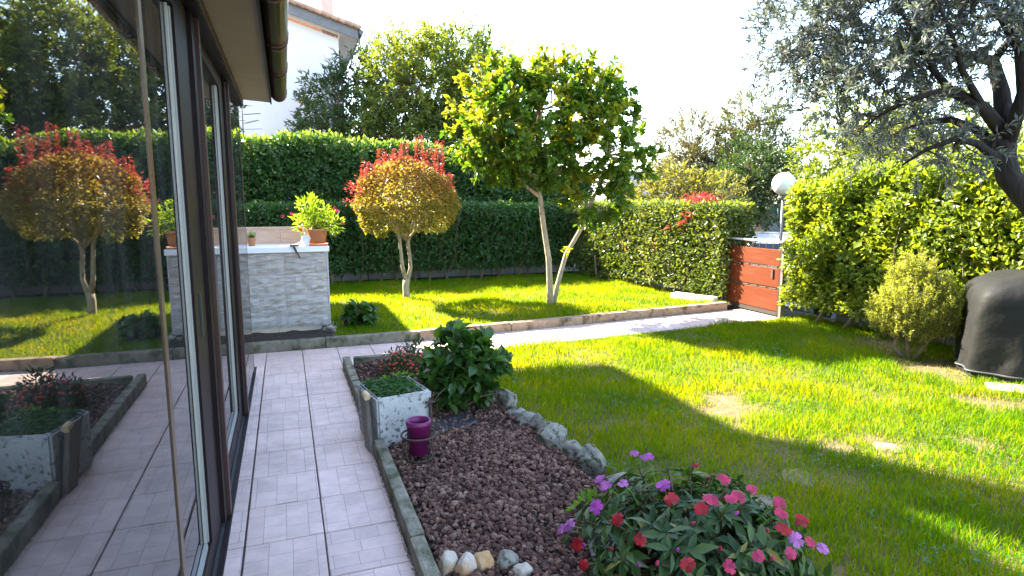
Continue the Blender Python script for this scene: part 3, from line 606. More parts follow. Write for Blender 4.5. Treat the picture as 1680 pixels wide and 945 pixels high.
#@@OBJECTS
# ------------------------------------------------------------------ hedges
def hz_top(x, y): return 2.66 - .10*max(x-1.5, 0) - .03*max(x-2.8, 0) + .05*math.sin(x*3.1)
box_hedge('tall_hedge', -1.3, 6.4, 12.2, 13.1, .0, 2.6, 900, .075, M['hedge'], 'tall clipped laurel hedge with pale new shoots on top, behind the low hedge', ztop=hz_top, young=.40, faces='-y+z-xx+', bulge=.10, deep=.2, seedv=1.0)
box_hedge('low_hedge', -1.2, 5.45, 11.2, 11.95, .20, 1.43, 1250, .062, M['hedge'], 'low dark green clipped hedge along the back of the lawn', faces='-y+z-xx+', bulge=.06, seedv=2.0,
          stems=[(x+rng.normal()*.05, 11.45+rng.normal()*.08) for x in np.arange(.5, 5.4, .34)], young=.03)
hr = box_hedge('gate_hedge', 5.56, 6.14, 7.14, 11.3, .14, 1.44, 1700, .060, M['hedge_mid'], 'sunlit mixed hedge with red leaf tips, left of the red gate', faces='-y-x+zx+', bulge=.055, young=.22, seedv=3.0,
          red=[(5.56, 7.85, 1.26, .10), (5.56, 7.95, 1.12, .08), (5.56, 8.3, 1.1, .06), (5.56, 8.6, .8, .04)], stems=[(5.72+rng.normal()*.04, y) for y in np.arange(7.45, 10.4, .36)], singles=220, width=.6)
hr.rotation_euler.z = R(6.5)
def h3_top(x, y): return 1.70 + .20*min(max((6.05-y)/1.6, 0), 1) + .05*math.sin(y*4)
h3 = box_hedge('right_hedge', 6.20, 7.2, .8, 6.17, .20, 1.75, 2100, .064, M['hedge_bright'], 'loose bright yellow-green hedge right of the red gate, under the olive tree', faces='-x+y-y+z', bulge=.16, ztop=h3_top, young=.35, deep=.26, seedv=4.0,
          red=[(6.20, 4.3, 1.86, .06), (6.20, 3.95, 1.9, .06)], stems=[(6.38+rng.normal()*.05, y) for y in (5.8, 5.45, 4.95, 4.75, 4.2, 3.6, 3.0, 2.4)], singles=300, width=.58)
h3.rotation_euler.z = R(6.5)
# red shoots of a shrub on top of the gate hedge
t = thing('red_shrub', (6.15, 7.95, 1.35), 'red-leaved shoots poking above the top of the gate hedge', 'shrub')
mb = MB(); P = np.array([5.98, 7.95, 1.50])+rng.normal(size=(520, 3))*np.array([.11, .17, .05]); leaves(mb, P, rnd(520)+np.array([0, 0, .6]), .055, .4); mb.build('foliage', M['red_leaf'], t)['kind'] = 'stuff'
s_ = MB(); [s_.tube([(6.15, 7.95, 1.2), tuple(p)], [.006, .003], 4) for p in P[:14]]; s_.build('stem', M['twig'], t)
# low walls
lw = thing('low_wall', (2.5, 12.05, 0), 'low grey concrete wall under the back hedge', 'wall')
lw_me = bevel_box_mesh('block', .49, .12, .20, .008, M['block'])
for i in range(14): link('block', lw_me, lw, (-.8+i*.5, 12.06, .09))
gw = thing('grid_wall', (6.75, 4.2, 0), 'low wall of grey blocks seen under the right hedge', 'wall')
gw_me = bevel_box_mesh('block', .12, .195, .095, .008, M['block'])
for j in range(2):
    for i in range(18): link('block', gw_me, gw, (6.55, 2.3+i*.2+.1*(j % 2), .03+j*.1))

# ------------------------------------------------------------------ maple
mt = thing('maple_tree', (1.66, 9.02, .04), 'small maple with clipped orange dome crown and red shoots on the back lawn', 'tree')
tk = MB(); tk.tube([(1.655,9.02,-.02),(1.64,9.02,.10),(1.63,9.01,.25),(1.645,9.02,.36)], [.062,.052,.050,.050], 9)
tk.tube([(1.63,9.01,.33),(1.585,9.0,.55),(1.565,8.98,.75),(1.555,9.0,.95),(1.46,8.98,1.25)], [.034,.028,.026,.025,.016], 8)
tk.tube([(1.66,9.02,.33),(1.715,9.05,.52),(1.70,9.04,.72),(1.68,9.03,.88),(1.74,9.05,1.1),(1.85,9.1,1.4)], [.034,.028,.027,.026,.024,.014], 8)
for k in range(9):
    a_ = k*.7; tk.tube([(1.66,9.02,.92),(1.66+.25*math.cos(a_),9.02+.25*math.sin(a_),1.18),(1.66+.5*math.cos(a_),9.02+.5*math.sin(a_),1.5)], [.018,.012,.005], 5)
tk.build('trunk', M['pale_bark'], mt, True)
n = 15000; u = rnd(n); u[:, 2] = np.where(rng.random(n) < .10, -np.abs(u[:, 2]), np.abs(u[:, 2])); q = 1-.30*rng.random(n)**1.6
P = np.stack([1.665+u[:, 0]*.71*q, 9.02+u[:, 1]*.71*q, np.where(u[:, 2] > 0, 1.42+u[:, 2]*.66*q, 1.42+u[:, 2]*.10)], -1)
sk = rng.random(n) < .42; r_ = np.hypot(u[:, 0], u[:, 1])+1e-6; zz = rng.uniform(1.06, 1.46, n)
rad = (.57+.19*(zz-1.06)/.4)*(1-.25*rng.random(n)**2)
P[sk] = np.stack([1.665+u[sk, 0]/r_[sk]*rad[sk], 9.02+u[sk, 1]/r_[sk]*rad[sk], zz[sk]], -1)
P += (fnoise(P, 3.2, 2)*.11+fnoise(P, 9)*.05)[:, None]*unit(P-np.array([1.66, 9.02, 1.4]))
kp = fnoise(P, 5.5, 8) > -.30; P = P[kp]; n = len(P)
mb = MB(); leaves(mb, P, unit(P-np.array([1.66, 9.02, 1.35]))+rnd(n)*.8+np.array([0, 0, -.25]), .048*rng.uniform(.7, 1.3, n), .65, T4); mb.build('crown', M['maple'], mt)['kind'] = 'stuff'
SP = [(1.12,8.95,1.72,.30),(1.28,9.0,1.80,.28),(1.46,9.05,1.86,.32),(1.60,9.0,1.92,.22),(1.76,9.05,1.88,.22),(1.90,9.0,1.80,.62),(2.16,9.05,1.72,.66),(2.26,9.0,1.62,.30),(2.02,9.1,1.8,.3),(1.36,9.2,1.85,.40),(1.10,9.0,1.66,.42),(1.52,8.9,1.90,.34),(1.68,9.1,1.95,.40),(2.06,8.95,1.78,.46),(1.82,8.92,1.86,.30),(2.32,9.05,1.58,.34),(1.20,9.1,1.7,.26)]
sh = MB(); shl = MB()
for (x, y, z, h_) in SP:
    lean = rng.normal(size=2)*.05; sh.tube([(x, y, z-.15), (x+lean[0]*.5, y+lean[1]*.5, z+h_*.5), (x+lean[0], y+lean[1], z+h_)], [.006, .005, .002], 4, False)
    for k in range(int(h_/.035)+3):
        zk = z-.1+k*.037; f_ = max(0., 1-(zk-z)/(h_+.05)); nn = 20; a_ = rng.uniform(0, 6.28, nn); rr = rng.uniform(.02, .03+.062*f_, nn)
        Pk = np.stack([x+lean[0]*(1-f_)+np.cos(a_)*rr, y+np.sin(a_)*rr, zk+rng.normal(size=nn)*.016-rr*.18], -1)
        leaves(shl, Pk, np.stack([np.cos(a_), np.sin(a_), -.15+0*a_], -1)+rnd(nn)*.35, .050*rng.uniform(.6, 1.2, nn), .34, T4, roll=.35)
for k in range(26):   # sideways red shoots at the left shoulder
    b_ = np.array([.98+rng.random()*.2, 8.85+rng.random()*.3, 1.48+rng.random()*.3]); d_ = unit(np.array([-1, rng.normal()*.5, rng.normal()*.3])); Pk = b_+d_*np.linspace(0, .2, 7)[:, None]+rng.normal(size=(7, 3))*.02
    leaves(shl, Pk, d_+rnd(7)*.7, .058, .42, T4, roll=.3)
sh.build('shoot_stems', M['twig'], mt)['kind'] = 'stuff'; shl.build('red_shoots', M['red_leaf'], mt)['kind'] = 'stuff'

# ------------------------------------------------------------------ citrus tree
limbs = [([(3.42,7.77,-.03),(3.415,7.78,.25),(3.40,7.80,.7),(3.33,7.82,1.15),(3.28,7.83,1.55),(3.2,7.85,1.8)], [.054,.047,.043,.040,.035,.030]),
         ([(3.46,7.80,-.03),(3.55,7.82,.35),(3.66,7.80,.75),(3.84,7.72,1.10),(3.93,7.66,1.38),(4.05,7.55,1.75),(4.1,7.5,2.1)], [.038,.035,.033,.030,.027,.020,.012]),
         ([(3.28,7.83,1.55),(3.05,7.85,1.72),(2.75,7.9,2.0),(2.55,7.9,2.4)], [.030,.024,.016,.008]), ([(3.2,7.85,1.8),(3.25,7.9,2.2),(3.3,7.9,2.7),(3.4,7.9,3.1)], [.034,.024,.016,.006]),
         ([(3.24,7.84,1.65),(3.6,7.8,1.95),(3.9,7.7,2.4),(4.0,7.65,2.8)], [.026,.02,.012,.006])]
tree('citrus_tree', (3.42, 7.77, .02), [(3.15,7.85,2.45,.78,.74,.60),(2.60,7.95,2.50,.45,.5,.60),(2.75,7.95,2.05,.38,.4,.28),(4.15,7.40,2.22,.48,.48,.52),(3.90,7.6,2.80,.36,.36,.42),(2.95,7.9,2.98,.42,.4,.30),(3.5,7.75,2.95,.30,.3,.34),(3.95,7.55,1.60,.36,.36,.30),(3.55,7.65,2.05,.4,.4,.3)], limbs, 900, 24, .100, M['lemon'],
     'leafy two-stemmed citrus tree with glossy yellow-green crown in the lawn', bark=M['pale_bark'], spread=.30, width=.55, mat2=M['lemon_young_sunlit'], frac2=.10, sun_side=tuple(SUN), pieces=300, tmpl=T6, sun_cut=.10, mode='twig', tlen=.24, gap=-.28)  # sun-facing part of the crown coloured lighter to look sunlit
t = [o for o in bpy.data.objects if o.name == 'citrus_tree'][0]
up = MB(); us = MB()
for (x, y, z, h_) in [(2.55,7.9,2.9,.35),(2.85,7.9,3.1,.42),(3.15,7.85,3.2,.30),(3.42,7.8,3.15,.32),(3.72,7.75,3.15,.38),(4.02,7.6,2.95,.30),(4.4,7.35,2.65,.2),(2.35,8,2.75,.2),(3.6,7.7,3.2,.2)]:
    us.tube([(x, y, z-.35), (x+.02, y, z+h_)], [.010, .005], 4, False); k = int(h_*75)+8; zz = rng.uniform(z-.15, z+h_, k); a_ = rng.uniform(0, 6.28, k)
    leaves(up, np.stack([x+0*zz, y+0*zz, zz], -1)+rng.normal(size=(k, 3))*.02, np.stack([np.cos(a_), np.sin(a_), .9+0*a_], -1), .10, .42, T6, roll=.5)
us.build('shoot_stems', M['twig'], t)['kind'] = 'stuff'; up.build('young_shoots', M['lemon_young_sunlit'], t)['kind'] = 'stuff'
sp_ = MB(); leaves(sp_, np.array([3.68,7.74,.80])+rng.normal(size=(14, 3))*.03, rnd(14)+np.array([-.6, -.2, .4]), .075, .5, T6); sp_.build('trunk_sprout', M['lemon_young_sunlit'], t)['kind'] = 'stuff'

# ------------------------------------------------------------------ olive tree
OL = [[(4.95,1.60,-.1),(4.75,1.80,.60),(4.42,2.12,1.18),(4.14,2.38,1.47),(4.08,2.49,1.64),(4.08,2.53,1.77),(4.12,2.56,1.92)],
[(4.12,2.56,1.89),(3.93,2.58,2.05),(3.76,2.65,2.14),(3.61,2.68,2.13),(3.45,2.73,2.07),(3.34,2.79,2.00)],[(4.08,2.54,1.79),(4.13,2.73,1.94),(4.13,2.91,2.03),(4.06,3.08,2.02),(3.96,3.22,1.94)],
[(4.12,2.56,1.90),(4.14,2.62,2.16),(4.19,2.72,2.36),(4.17,2.86,2.43),(4.01,2.98,2.43),(3.80,3.09,2.52),(3.55,3.24,2.55)],[(4.10,2.53,1.84),(4.03,2.43,2.12),(3.92,2.41,2.34),(3.78,2.45,2.53),(3.62,2.49,2.72)],
[(4.06,2.53,1.73),(3.84,2.53,1.83),(3.70,2.56,1.86),(3.58,2.65,1.80),(3.47,2.71,1.71)],[(3.76,2.65,2.14),(3.69,2.74,2.28),(3.63,2.83,2.48),(3.64,2.98,2.74)],[(3.93,2.58,2.05),(3.70,2.56,2.23),(3.58,2.56,2.42),(3.43,2.59,2.67)],[(4.19,2.72,2.36),(4.32,2.71,2.51),(4.38,2.62,2.64),(4.34,2.49,2.80)]]
OR = [[.095,.085,.075,.068,.066,.063,.058],[.042,.036,.030,.022,.016,.008],[.036,.030,.024,.016,.008],[.055,.045,.036,.028,.022,.016,.008],[.045,.035,.026,.018,.010],[.030,.022,.017,.012,.006],[.022,.016,.012,.006],[.022,.018,.012,.006],[.026,.02,.014,.007]]
LO = [(3.29,3.36,2.52,0.36,0.36,0.29),(3.29,3.43,2.32,0.21,0.21,0.17),(3.39,3.26,2.22,0.27,0.27,0.22),(3.57,3.21,2.53,0.46,0.46,0.37),(3.44,3.06,2.19,0.36,0.36,0.29),(3.75,3.00,2.53,0.53,0.53,0.42),(3.50,2.83,2.15,0.38,0.38,0.31),(3.48,2.86,1.92,0.27,0.27,0.22),(3.97,3.04,2.00,0.32,0.32,0.20),
(3.70,2.74,2.61,0.53,0.53,0.42),(3.91,2.60,2.62,0.53,0.53,0.42),(4.20,2.52,2.60,0.53,0.53,0.42),(3.62,2.67,1.73,0.23,0.23,0.15),(3.87,2.67,1.79,0.23,0.23,0.12),(4.05,2.75,2.60,0.42,0.42,0.25),(3.70,3.21,2.77,0.47,0.47,0.38),(3.44,3.35,2.74,0.40,0.40,0.32),(3.63,2.99,2.95,0.53,0.53,0.42),(3.87,2.67,2.94,0.58,0.58,0.47),(3.20,3.42,2.44,.16,.16,.10),(3.22,3.40,2.60,.15,.15,.1)]
tree('olive_tree', (4.95, 1.60, 0), [(a_, b_, c_+.02, d_*.86, e_*.86, f_*.80) for a_, b_, c_, d_, e_, f_ in LO], list(zip(OL, OR)), 1200, 30, .050, M['olive'], 'grey-leaved olive tree with dark leaning trunk at the right edge', bark=M['dark_bark'], spread=.17, width=.24, pieces=300, tmpl=T4, rough=.5, gap=-.30, tw_step=9, mode='twig', tlen=.17)

# ------------------------------------------------------------------ background trees
def btree(name, base, lobes, mat, label, size=.16, ncl=300, per=26, width=.35, h=2.0, group=None, **k):
    b = np.array(base); L0 = lobes
    limbs = [([b, b+np.array([.05, .05, h*.5]), b+np.array([.1, 0, h])], [.16, .12, .09])]
    for l in L0: limbs.append(([b+np.array([.08, 0, h*.8]), (b+np.array([0, 0, h])+np.array(l[:3]))/2+rng.normal(size=3)*.1, np.array(l[:3])], [.08, .05, .02]))
    k.setdefault('mode', 'twig'); k.setdefault('tlen', size*3.2)
    return tree(name, base, lobes, limbs, int(ncl*1.7), max(8, int(per*.62)), size, mat, label, spread=.42, width=width, group=group, **k)
btree('evergreen_tree', (1.9, 19.3, 0), [(1.75,19,3.9,1.15,1.0,1.2),(1.2,18.8,3.1,.8,.8,.9),(2.5,19,4.9,.8,.8,.8),(2.3,19,2.9,1.1,.9,.9)], M['dark_tree'], 'dark evergreen tree in front of the white house wall', .17, 420, 30, .3)
btree('broad_tree', (4.0, 18.2, 0), [(4.75,18,4.85,1.4,1.2,1.45),(3.5,17.8,4.7,1.2,1.1,1.2),(3.3,18,3.2,1.3,1.1,.9),(4.9,18,3.2,1.35,1.1,1.0),(5.6,18,4.6,.8,.8,1.0)], M['mid_tree'], 'large round tree with sunlit yellow-green side behind the hedges', .17, 900, 34, .3, mat2=M['bright_tree'], frac2=.12, sun_side=tuple(SUN))  # sunlight on the sun-facing clusters is put in with a brighter leaf colour
btree('grey_tree', (11.85, 16.2, -.6), [(11.7,16.1,3.0,1.0,.9,1.0),(11.4,16,2.2,.8,.8,.8),(12.3,16,2.2,.9,.8,.8)], M['grey_tree'], 'loose grey-green tree left of the tall slender one', .14, 420, 22, .28, h=1.6)
btree('slender_tree', (13.2, 15.2, -.6), [(13.1,15.1,3.75,.75,.7,.85),(13.3,15,2.8,1.0,.9,.9),(12.7,15,2.3,.8,.8,.7)], M['grey_tree'], 'tall slender grey-green tree above the gate', .14, 430, 24, .28, h=1.8, mat2=M['mid_tree'], frac2=.3)
btree('dark_bush', (10.4, 12.0, -.6), [(10.5,12,2.0,.75,.7,.8),(10.9,11.7,1.7,.7,.7,.75),(10.2,12.2,1.6,.6,.6,.7)], M['dark_tree'], 'dark green bush behind the lamp globe', .12, 280, 28, .4, h=1.2)
btree('yellow_shrub', (7.7, 10.9, -.6), [(7.5,10.75,1.55,.75,.6,.55),(7.0,11.2,1.35,.6,.5,.45),(8.1,10.4,1.45,.65,.5,.5)], M['yellow_tree'], 'yellow-brown leafy shrub behind the gate hedge', .10, 280, 26, .4, h=1.1)
btree('bright_tree', (11.3, 9.9, -.6), [(11.2,9.9,2.5,1.0,.9,1.05),(11.1,10.0,1.7,.7,.7,.8),(11.7,9.5,2.1,.9,.9,.9)], M['bright_tree'], 'bright yellow-green tree right of the lamp globe', .13, 300, 26, .4, h=1.4)
btree('leafy_tree', (11.0, 9.0, -.6), [(10.9,8.9,2.1,1.0,.9,.9),(11.2,8.4,2.6,.8,.8,.8)], M['mid_tree'], 'mid-green tree behind the right hedge, left of the olive branches', .13, 220, 26, .35, h=1.4)
btree('far_tree', (10.9, 7.0, -.6), [(10.7,7.2,1.9,1.0,.9,.8),(11.0,6.2,2.0,1.0,.9,.8)], M['bright_tree'], 'pale green tree glimpsed through the olive branches', .13, 200, 26, .35, h=1.3)
btree('far_oak', (11.3, 5.2, -.6), [(11.2,5.2,2.0,1.0,1.0,.9),(11.2,4.0,1.9,1.0,1.0,.8)], M['mid_tree'], 'green tree beyond the right hedge at the picture edge', .13, 200, 26, .35, h=1.3)
for (x, y, s_, lab) in ((16.5, 21, 1.0, 'distant dark tree left of the far terrace'), (19, 17, 1.1, 'distant tree far behind the parked car'), (20, 11, 1.15, 'distant tree far behind the bright tree')):
    btree('distant_tree', (x, y, -.6), [(x,y,1.0*s_,1.5,1.4,1.2),(x+1.2,y-1,.9*s_,1.3,1.2,1.0)], M['dark_tree'], lab, .18, 160, 24, .45, h=.9)
# thin conifer twigs against the white wall
t = thing('conifer', (-.75, 14.2, 0), 'thin dark conifer top against the white house wall', 'tree'); mb = MB(); tk = MB().tube([(-.75,14.2,0),(-.72,14.2,3.55)], [.05, .006], 6); tk.build('trunk', M['twig'], t)
for k in range(26):
    z = 2.0+k*.06; a_ = k*2.4; ln = .22+.45*(1-(z-2)/1.6); d_ = np.array([math.cos(a_), math.sin(a_), .12]); pts = np.array([-.73, 14.2, z])+d_*np.linspace(.02, ln, 14)[:, None]
    for sgn in (-1, 1): leaves(mb, pts, d_*.7+sgn*np.cross(d_, [0, 0, 1])*.8, .085, .10, T4, roll=.2)
mb.build('needles', M['needle'], t)['kind'] = 'stuff'

# ------------------------------------------------------------------ neighbour's house
nh = thing('neighbour_house', (-2, 24, 0), 'white two-storey house behind the hedge with tiled roof and chimney', 'house')
b = MB(); zc = 6.57; b.add([(-7,21,0),(1.855,21,0),(1.855,21,zc),(-2.6,21,zc+1.26),(-7,21,zc),(-7,30,0),(1.855,30,0),(1.855,30,zc),(-2.6,30,zc+1.26),(-7,30,zc)], [(0,1,6,5),(1,2,7,6),(4,0,5,9)], [(0,4,3,2,1)[::-1]]); b.build('wall', M['plaster'], nh)
def rz(x): return 6.50+.283*(2.42-x) if x > -2.6 else 6.50+.283*(2.42+5.2+x)
b = MB(); b.add([(2.42,20.55,rz(2.42)),(-2.6,20.55,rz(-2.6)),(-2.6,20.55,rz(-2.6)+.32),(2.42,20.55,rz(2.42)+.32),(2.42,20.60,rz(2.42)),(-2.6,20.60,rz(-2.6)),(-2.6,20.60,rz(-2.6)+.32),(2.42,20.60,rz(2.42)+.32)], [(0,1,2,3)[::-1],(4,5,6,7),(0,1,5,4),(3,2,6,7),(0,3,7,4)]); b.build('verge_board', M['fascia'], nh)
b = MB(); b.add([(2.42,20.6,rz(2.42)+.02),(1.86,20.6,rz(1.86)+.02),(1.86,30,rz(1.86)+.02),(2.42,30,rz(2.42)+.02)], [(0,1,2,3)]).add([(1.86,20.6,rz(1.86)+.02),(-2.6,20.6,rz(-2.6)+.02),(-2.6,20.998,rz(-2.6)+.02),(1.86,20.998,rz(1.86)+.02)], [(0,1,2,3)]); b.build('eave_soffit', M['eave_wood'], nh)
b = MB(); b.add([(2.5,20.5,rz(2.42)+.30),(-2.6,20.5,rz(-2.6)+.34),(-2.6,30,rz(-2.6)+.34),(2.5,30,rz(2.42)+.30),(-7.6,20.5,rz(2.42)+.30),(-7.6,30,rz(2.42)+.30)], [(0,1,2,3)[::-1],(1,4,5,2)[::-1]]); rof = b.build('roof', M['roof'], nh)
for i in range(22):
    x0 = 2.50-i*.235; V = MB(); z_ = rz(x0)+.34
    V.tube([(x0+.01, 20.46, z_+.0), (x0-.225, 20.46, z_+.085)], [.075, .06], 7); V.build('roof_tile', M['roof'], rof)
rt = MB()
for j in range(1, 26):
    rt.tube([(2.52, 20.46+j*.24, rz(2.42)+.33), (-2.6, 20.46+j*.24, rz(-2.6)+.37)], [.07, .07], 6)
o = rt.build('tile_rows', M['roof'], rof); o['kind'] = 'stuff'
MB().tube([(2.52,20.55,rz(2.42)+.22),(2.52,30,rz(2.42)+.22)], [.075, .075], 8).build('gutter', M['fascia'], nh)
MB().tube([(2.50,21.0,rz(2.42)+.15),(2.48,21.0,6.25),(2.0,21.15,5.95),(1.93,21.12,5.7),(1.93,21.12,0)], [.05]*5, 7).build('downpipe', M['fascia'], nh)
ch = MB().box(1.42,1.80,21.8,22.25,6.6,8.15).build('chimney', M['chimney'], nh); MB().box(1.36,1.86,21.74,22.31,8.152,8.24).build('chimney_cap', M['roof'], ch)
MB().box(.58,.73,20.975,20.999,4.53,4.68).build('air_vent', M['terracotta'], nh)
lp = MB().lathe([(.01,-.12),(.09,-.06),(.10,.05),(.02,.12)], (1.52, 20.9, 6.0), 10); lp.build('wall_lamp', M['globe'], nh)

# ------------------------------------------------------------------ beyond the gate
fb = thing('terrace_building', (16, 26.5, -.6), 'distant pale flat-roofed building with a thin roof railing', 'building')
MB().box(14.6,18.5,25.5,29,-.6,2.72).build('wall', M['far_wall'], fb); MB().box(14.5,18.6,25.4,29.1,2.722,2.86).build('roof_slab', M['block'], fb)
for i in range(9): MB().box(14.6+i*.45,14.64+i*.45,25.46,25.50,2.862,3.42).build('railing_post', M['fascia'], fb)
MB().box(14.55,18.5,25.455,25.495,3.422,3.46).build('railing_bar', M['fascia'], fb)
fn = thing('mesh_fence', (14.5, 16.6, -.6), 'green mesh fence with posts beyond the parked white car', 'fence')
d_ = np.array([.735, -.678]); 
for i in range(8):
    p_ = np.array([13.2, 17.7])+d_*i*.85; MB().tube([(p_[0], p_[1], -.6), (p_[0], p_[1], 1.38)], [.03, .03], 6).build('fence_post', M['fence_metal'], fn)
p0 = np.array([13.2, 17.75]); p1 = p0+d_*6; MB().add([(*p0,-.55),(*p1,-.55),(*p1,1.33),(*p0,1.33),(*(p0+.02),-.55),(*(p1+.02),-.55),(*(p1+.02),1.33),(*(p0+.02),1.33)], [(0,1,2,3),(7,6,5,4),(3,2,6,7)]).build('mesh_panel', M['mesh_green'], fn)
tp = thing('covered_heap', (12.4, 13.8, -.62), 'dark covered heap in front of the green fence', 'tarpaulin'); me = rock_mesh('cover', 1.5, 1.2, 1.45, M['tarp_dark'], 4, 3, .10); link('cover', me, tp, (12.4, 13.8, -.45))
# white hatchback, seen from behind
car = thing('parked_car', (9.15, 9.9, -.61), 'white hatchback parked beyond the red gate, seen from behind', 'car'); car.rotation_euler.z = R(-34)
def cpart(mb, name, m, parent=None, smooth=False):
    me = mb.mesh(name, (0, 0, 0), smooth); me.materials.append(m); o = bpy.data.objects.new(name, me); C.objects.link(o); o.parent = parent or car; return o
sec = [(-1.95,.70,.35,.88),(-1.98,.80,.30,.95),(-1.80,.84,.25,1.0),(-.9,.86,.22,.98),(.9,.86,.22,.93),(1.5,.82,.25,.80),(1.98,.70,.32,.66)]
b = MB(); V = []; 
for (y, hw, z0, z1) in sec:
    a_ = [(-hw*.92,z0),(-hw,z0+.2),(-hw,z1-.12),(-hw*.93,z1),(hw*.93,z1),(hw,z1-.12),(hw,z0+.2),(hw*.92,z0)]; V += [(x, y, z) for x, z in a_]
n_ = 8; F = [(i*n_+j, i*n_+(j+1) % n_, (i+1)*n_+(j+1) % n_, (i+1)*n_+j) for i in range(len(sec)-1) for j in range(n_)]
b.add(V, F).add(V[:8], [tuple(range(8))]).add(V[-8:], [tuple(range(8))[::-1]]); cpart(b, 'body', M['car'])
b = MB(); cs = [(-1.82,.74,.74,.98,1.0),(-1.55,.70,.60,.98,1.40),(-.9,.72,.60,.97,1.49),(.2,.72,.60,.95,1.48),(1.0,.74,.66,.92,.96)]; V = []
for (y, hb, ht, z0, z1) in cs: V += [(-hb, y, z0), (-ht, y, z1-.03), (-ht*.85, y, z1), (ht*.85, y, z1), (ht, y, z1-.03), (hb, y, z0)]
F = [(i*6+j, i*6+j+1, (i+1)*6+j+1, (i+1)*6+j) for i in range(4) for j in range(5)]; b.add(V, F); cpart(b, 'roof', M['car'])
cpart(MB().add([(-.60,-1.79,1.06),(.60,-1.79,1.06),(.52,-1.60,1.36),(-.52,-1.60,1.36),(-.60,-1.76,1.06),(.60,-1.76,1.06),(.52,-1.57,1.36),(-.52,-1.57,1.36)], [(0,1,2,3),(7,6,5,4),(0,4,5,1),(1,5,6,2),(2,6,7,3),(3,7,4,0)]), 'rear_window', M['car_glass'])
for sx in (-1, 1):
    cpart(MB().add([(sx*.735,-1.3,1.02),(sx*.735,.7,1.0),(sx*.625,.1,1.40),(sx*.62,-1.2,1.40),(sx*.70,-1.3,1.02),(sx*.70,.7,1.0),(sx*.60,.1,1.40),(sx*.60,-1.2,1.40)], [(0,1,2,3),(4,5,6,7),(3,2,6,7)]), 'side_window', M['car_glass'])
    cpart(MB().box(min(sx*.60,sx*.80),max(sx*.60,sx*.80),-2.0,-1.86,.70,.98), 'tail_light', M['car_light'])
    for y in (-1.3, 1.25):
        wv = MB().tube([(sx*.68, y, .31), (sx*.88, y, .31)], [.31, .31], 18); wo = cpart(wv, 'wheel', M['rubber']); cpart(MB().tube([(sx*.885, y, .31), (sx*.895, y, .31)], [.2, .18], 14), 'hubcap', M['white_metal'], wo)
cpart(MB().box(-.80,.80,-2.06,-1.94,.32,.55), 'bumper', M['car']); cpart(MB().box(-.26,.26,-2.01,-1.985,.66,.78), 'number_plate', M['white_metal'])
# lamp
lm = thing('garden_lamp', (6.56, 6.87, -.05), 'white globe lamp on a thin pole behind the gate', 'lamp')
MB().tube([(6.56,6.87,-.3),(6.56,6.87,1.56)], [.022, .020], 10)  .build('pole', M['lamp_pole'], lm, True)
MB().lathe([(.02,1.53),(.06,1.54),(.065,1.575),(.03,1.58)], (6.56,6.87,0), 14).build('collar', M['lamp_pole'], lm)
bm = bmesh.new(); bmesh.ops.create_uvsphere(bm, u_segments=28, v_segments=18, radius=.158); me = bpy.data.meshes.new('globe'); bm.to_mesh(me); bm.free(); me.materials.append(M['globe']); me.polygons.foreach_set('use_smooth', np.ones(len(me.polygons), bool)); link('globe', me, lm, (6.56, 6.87, 1.735))
# gate
gt = thing('garden_gate', (5.95, 6.7, 0), 'red-brown panelled garden gate at the end of the path', 'gate')
GX = 5.95
for (z0, z1) in ((.075, .352), (.382, .632), (.660, .875)):
    me = bevel_box_mesh('panel', .030, 1.02, z1-z0, .006, M['gate'], 1); link('panel', me, gt, (GX, 6.715, (z0+z1)/2), (0, 0, 0))
for (z0, z1) in ((.355, .379), (.635, .657)):
    fs = MB().box(GX-.006, GX+.006, 6.206, 7.224, z0, z1).build('fretwork_strip', M['gate_dark'], gt)
    for i in range(6): MB().box(GX-.014, GX-.0065, 6.25+i*.17, 6.36+i*.17, z0+.004, z1-.004).build('fret', M['gate_fret'], fs)
for y in (6.192, 7.236): MB().box(GX-.018, GX+.018, y-.012, y+.012, .02, .90).build('stile', M['gate_dark'], gt)
MB().box(GX-.016, GX+.016, 6.21, 7.22, .02, .07).build('bottom_rail', M['gate_dark'], gt)
MB().tube([(GX,6.19,.975),(GX,7.24,.975)], [.014, .014], 8).build('top_rail', M['white_metal'], gt)
for i in range(9): MB().tube([(GX, 6.22+i*.125, .88), (GX, 6.22+i*.125, .962)], [.006, .006], 6).build('bar', M['iron'], gt)
MB().box(GX-.03, GX-.019, 6.30, 6.33, .50, .62).build('handle', M['iron'], gt)
gp = thing('gate_post', (GX, 6.13, 0), 'slim pale rendered gate post on the right of the gate', 'gate post'); MB().box(GX-.03, GX+.04, 6.130, 6.165, -.05, .90).build('shaft', M['post'], gp); MB().box(GX-.036, GX+.046, 6.125, 6.170, .902, .915).build('cap', M['post'], gp)
for (x, y, rz_, lab) in ((5.50, 7.62, .3, 'white stone block by the hedge, farther from the gate'), (5.62, 7.28, .55, 'white stone block by the hedge, nearer the gate')):
    me = bevel_box_mesh('stone_block', .17, .34, .13, .02, M['white_stone'], 2, .006); tag(link('stone_block', me, None, (x, y, .075), (0, 0, rz_)), lab, 'stone block')

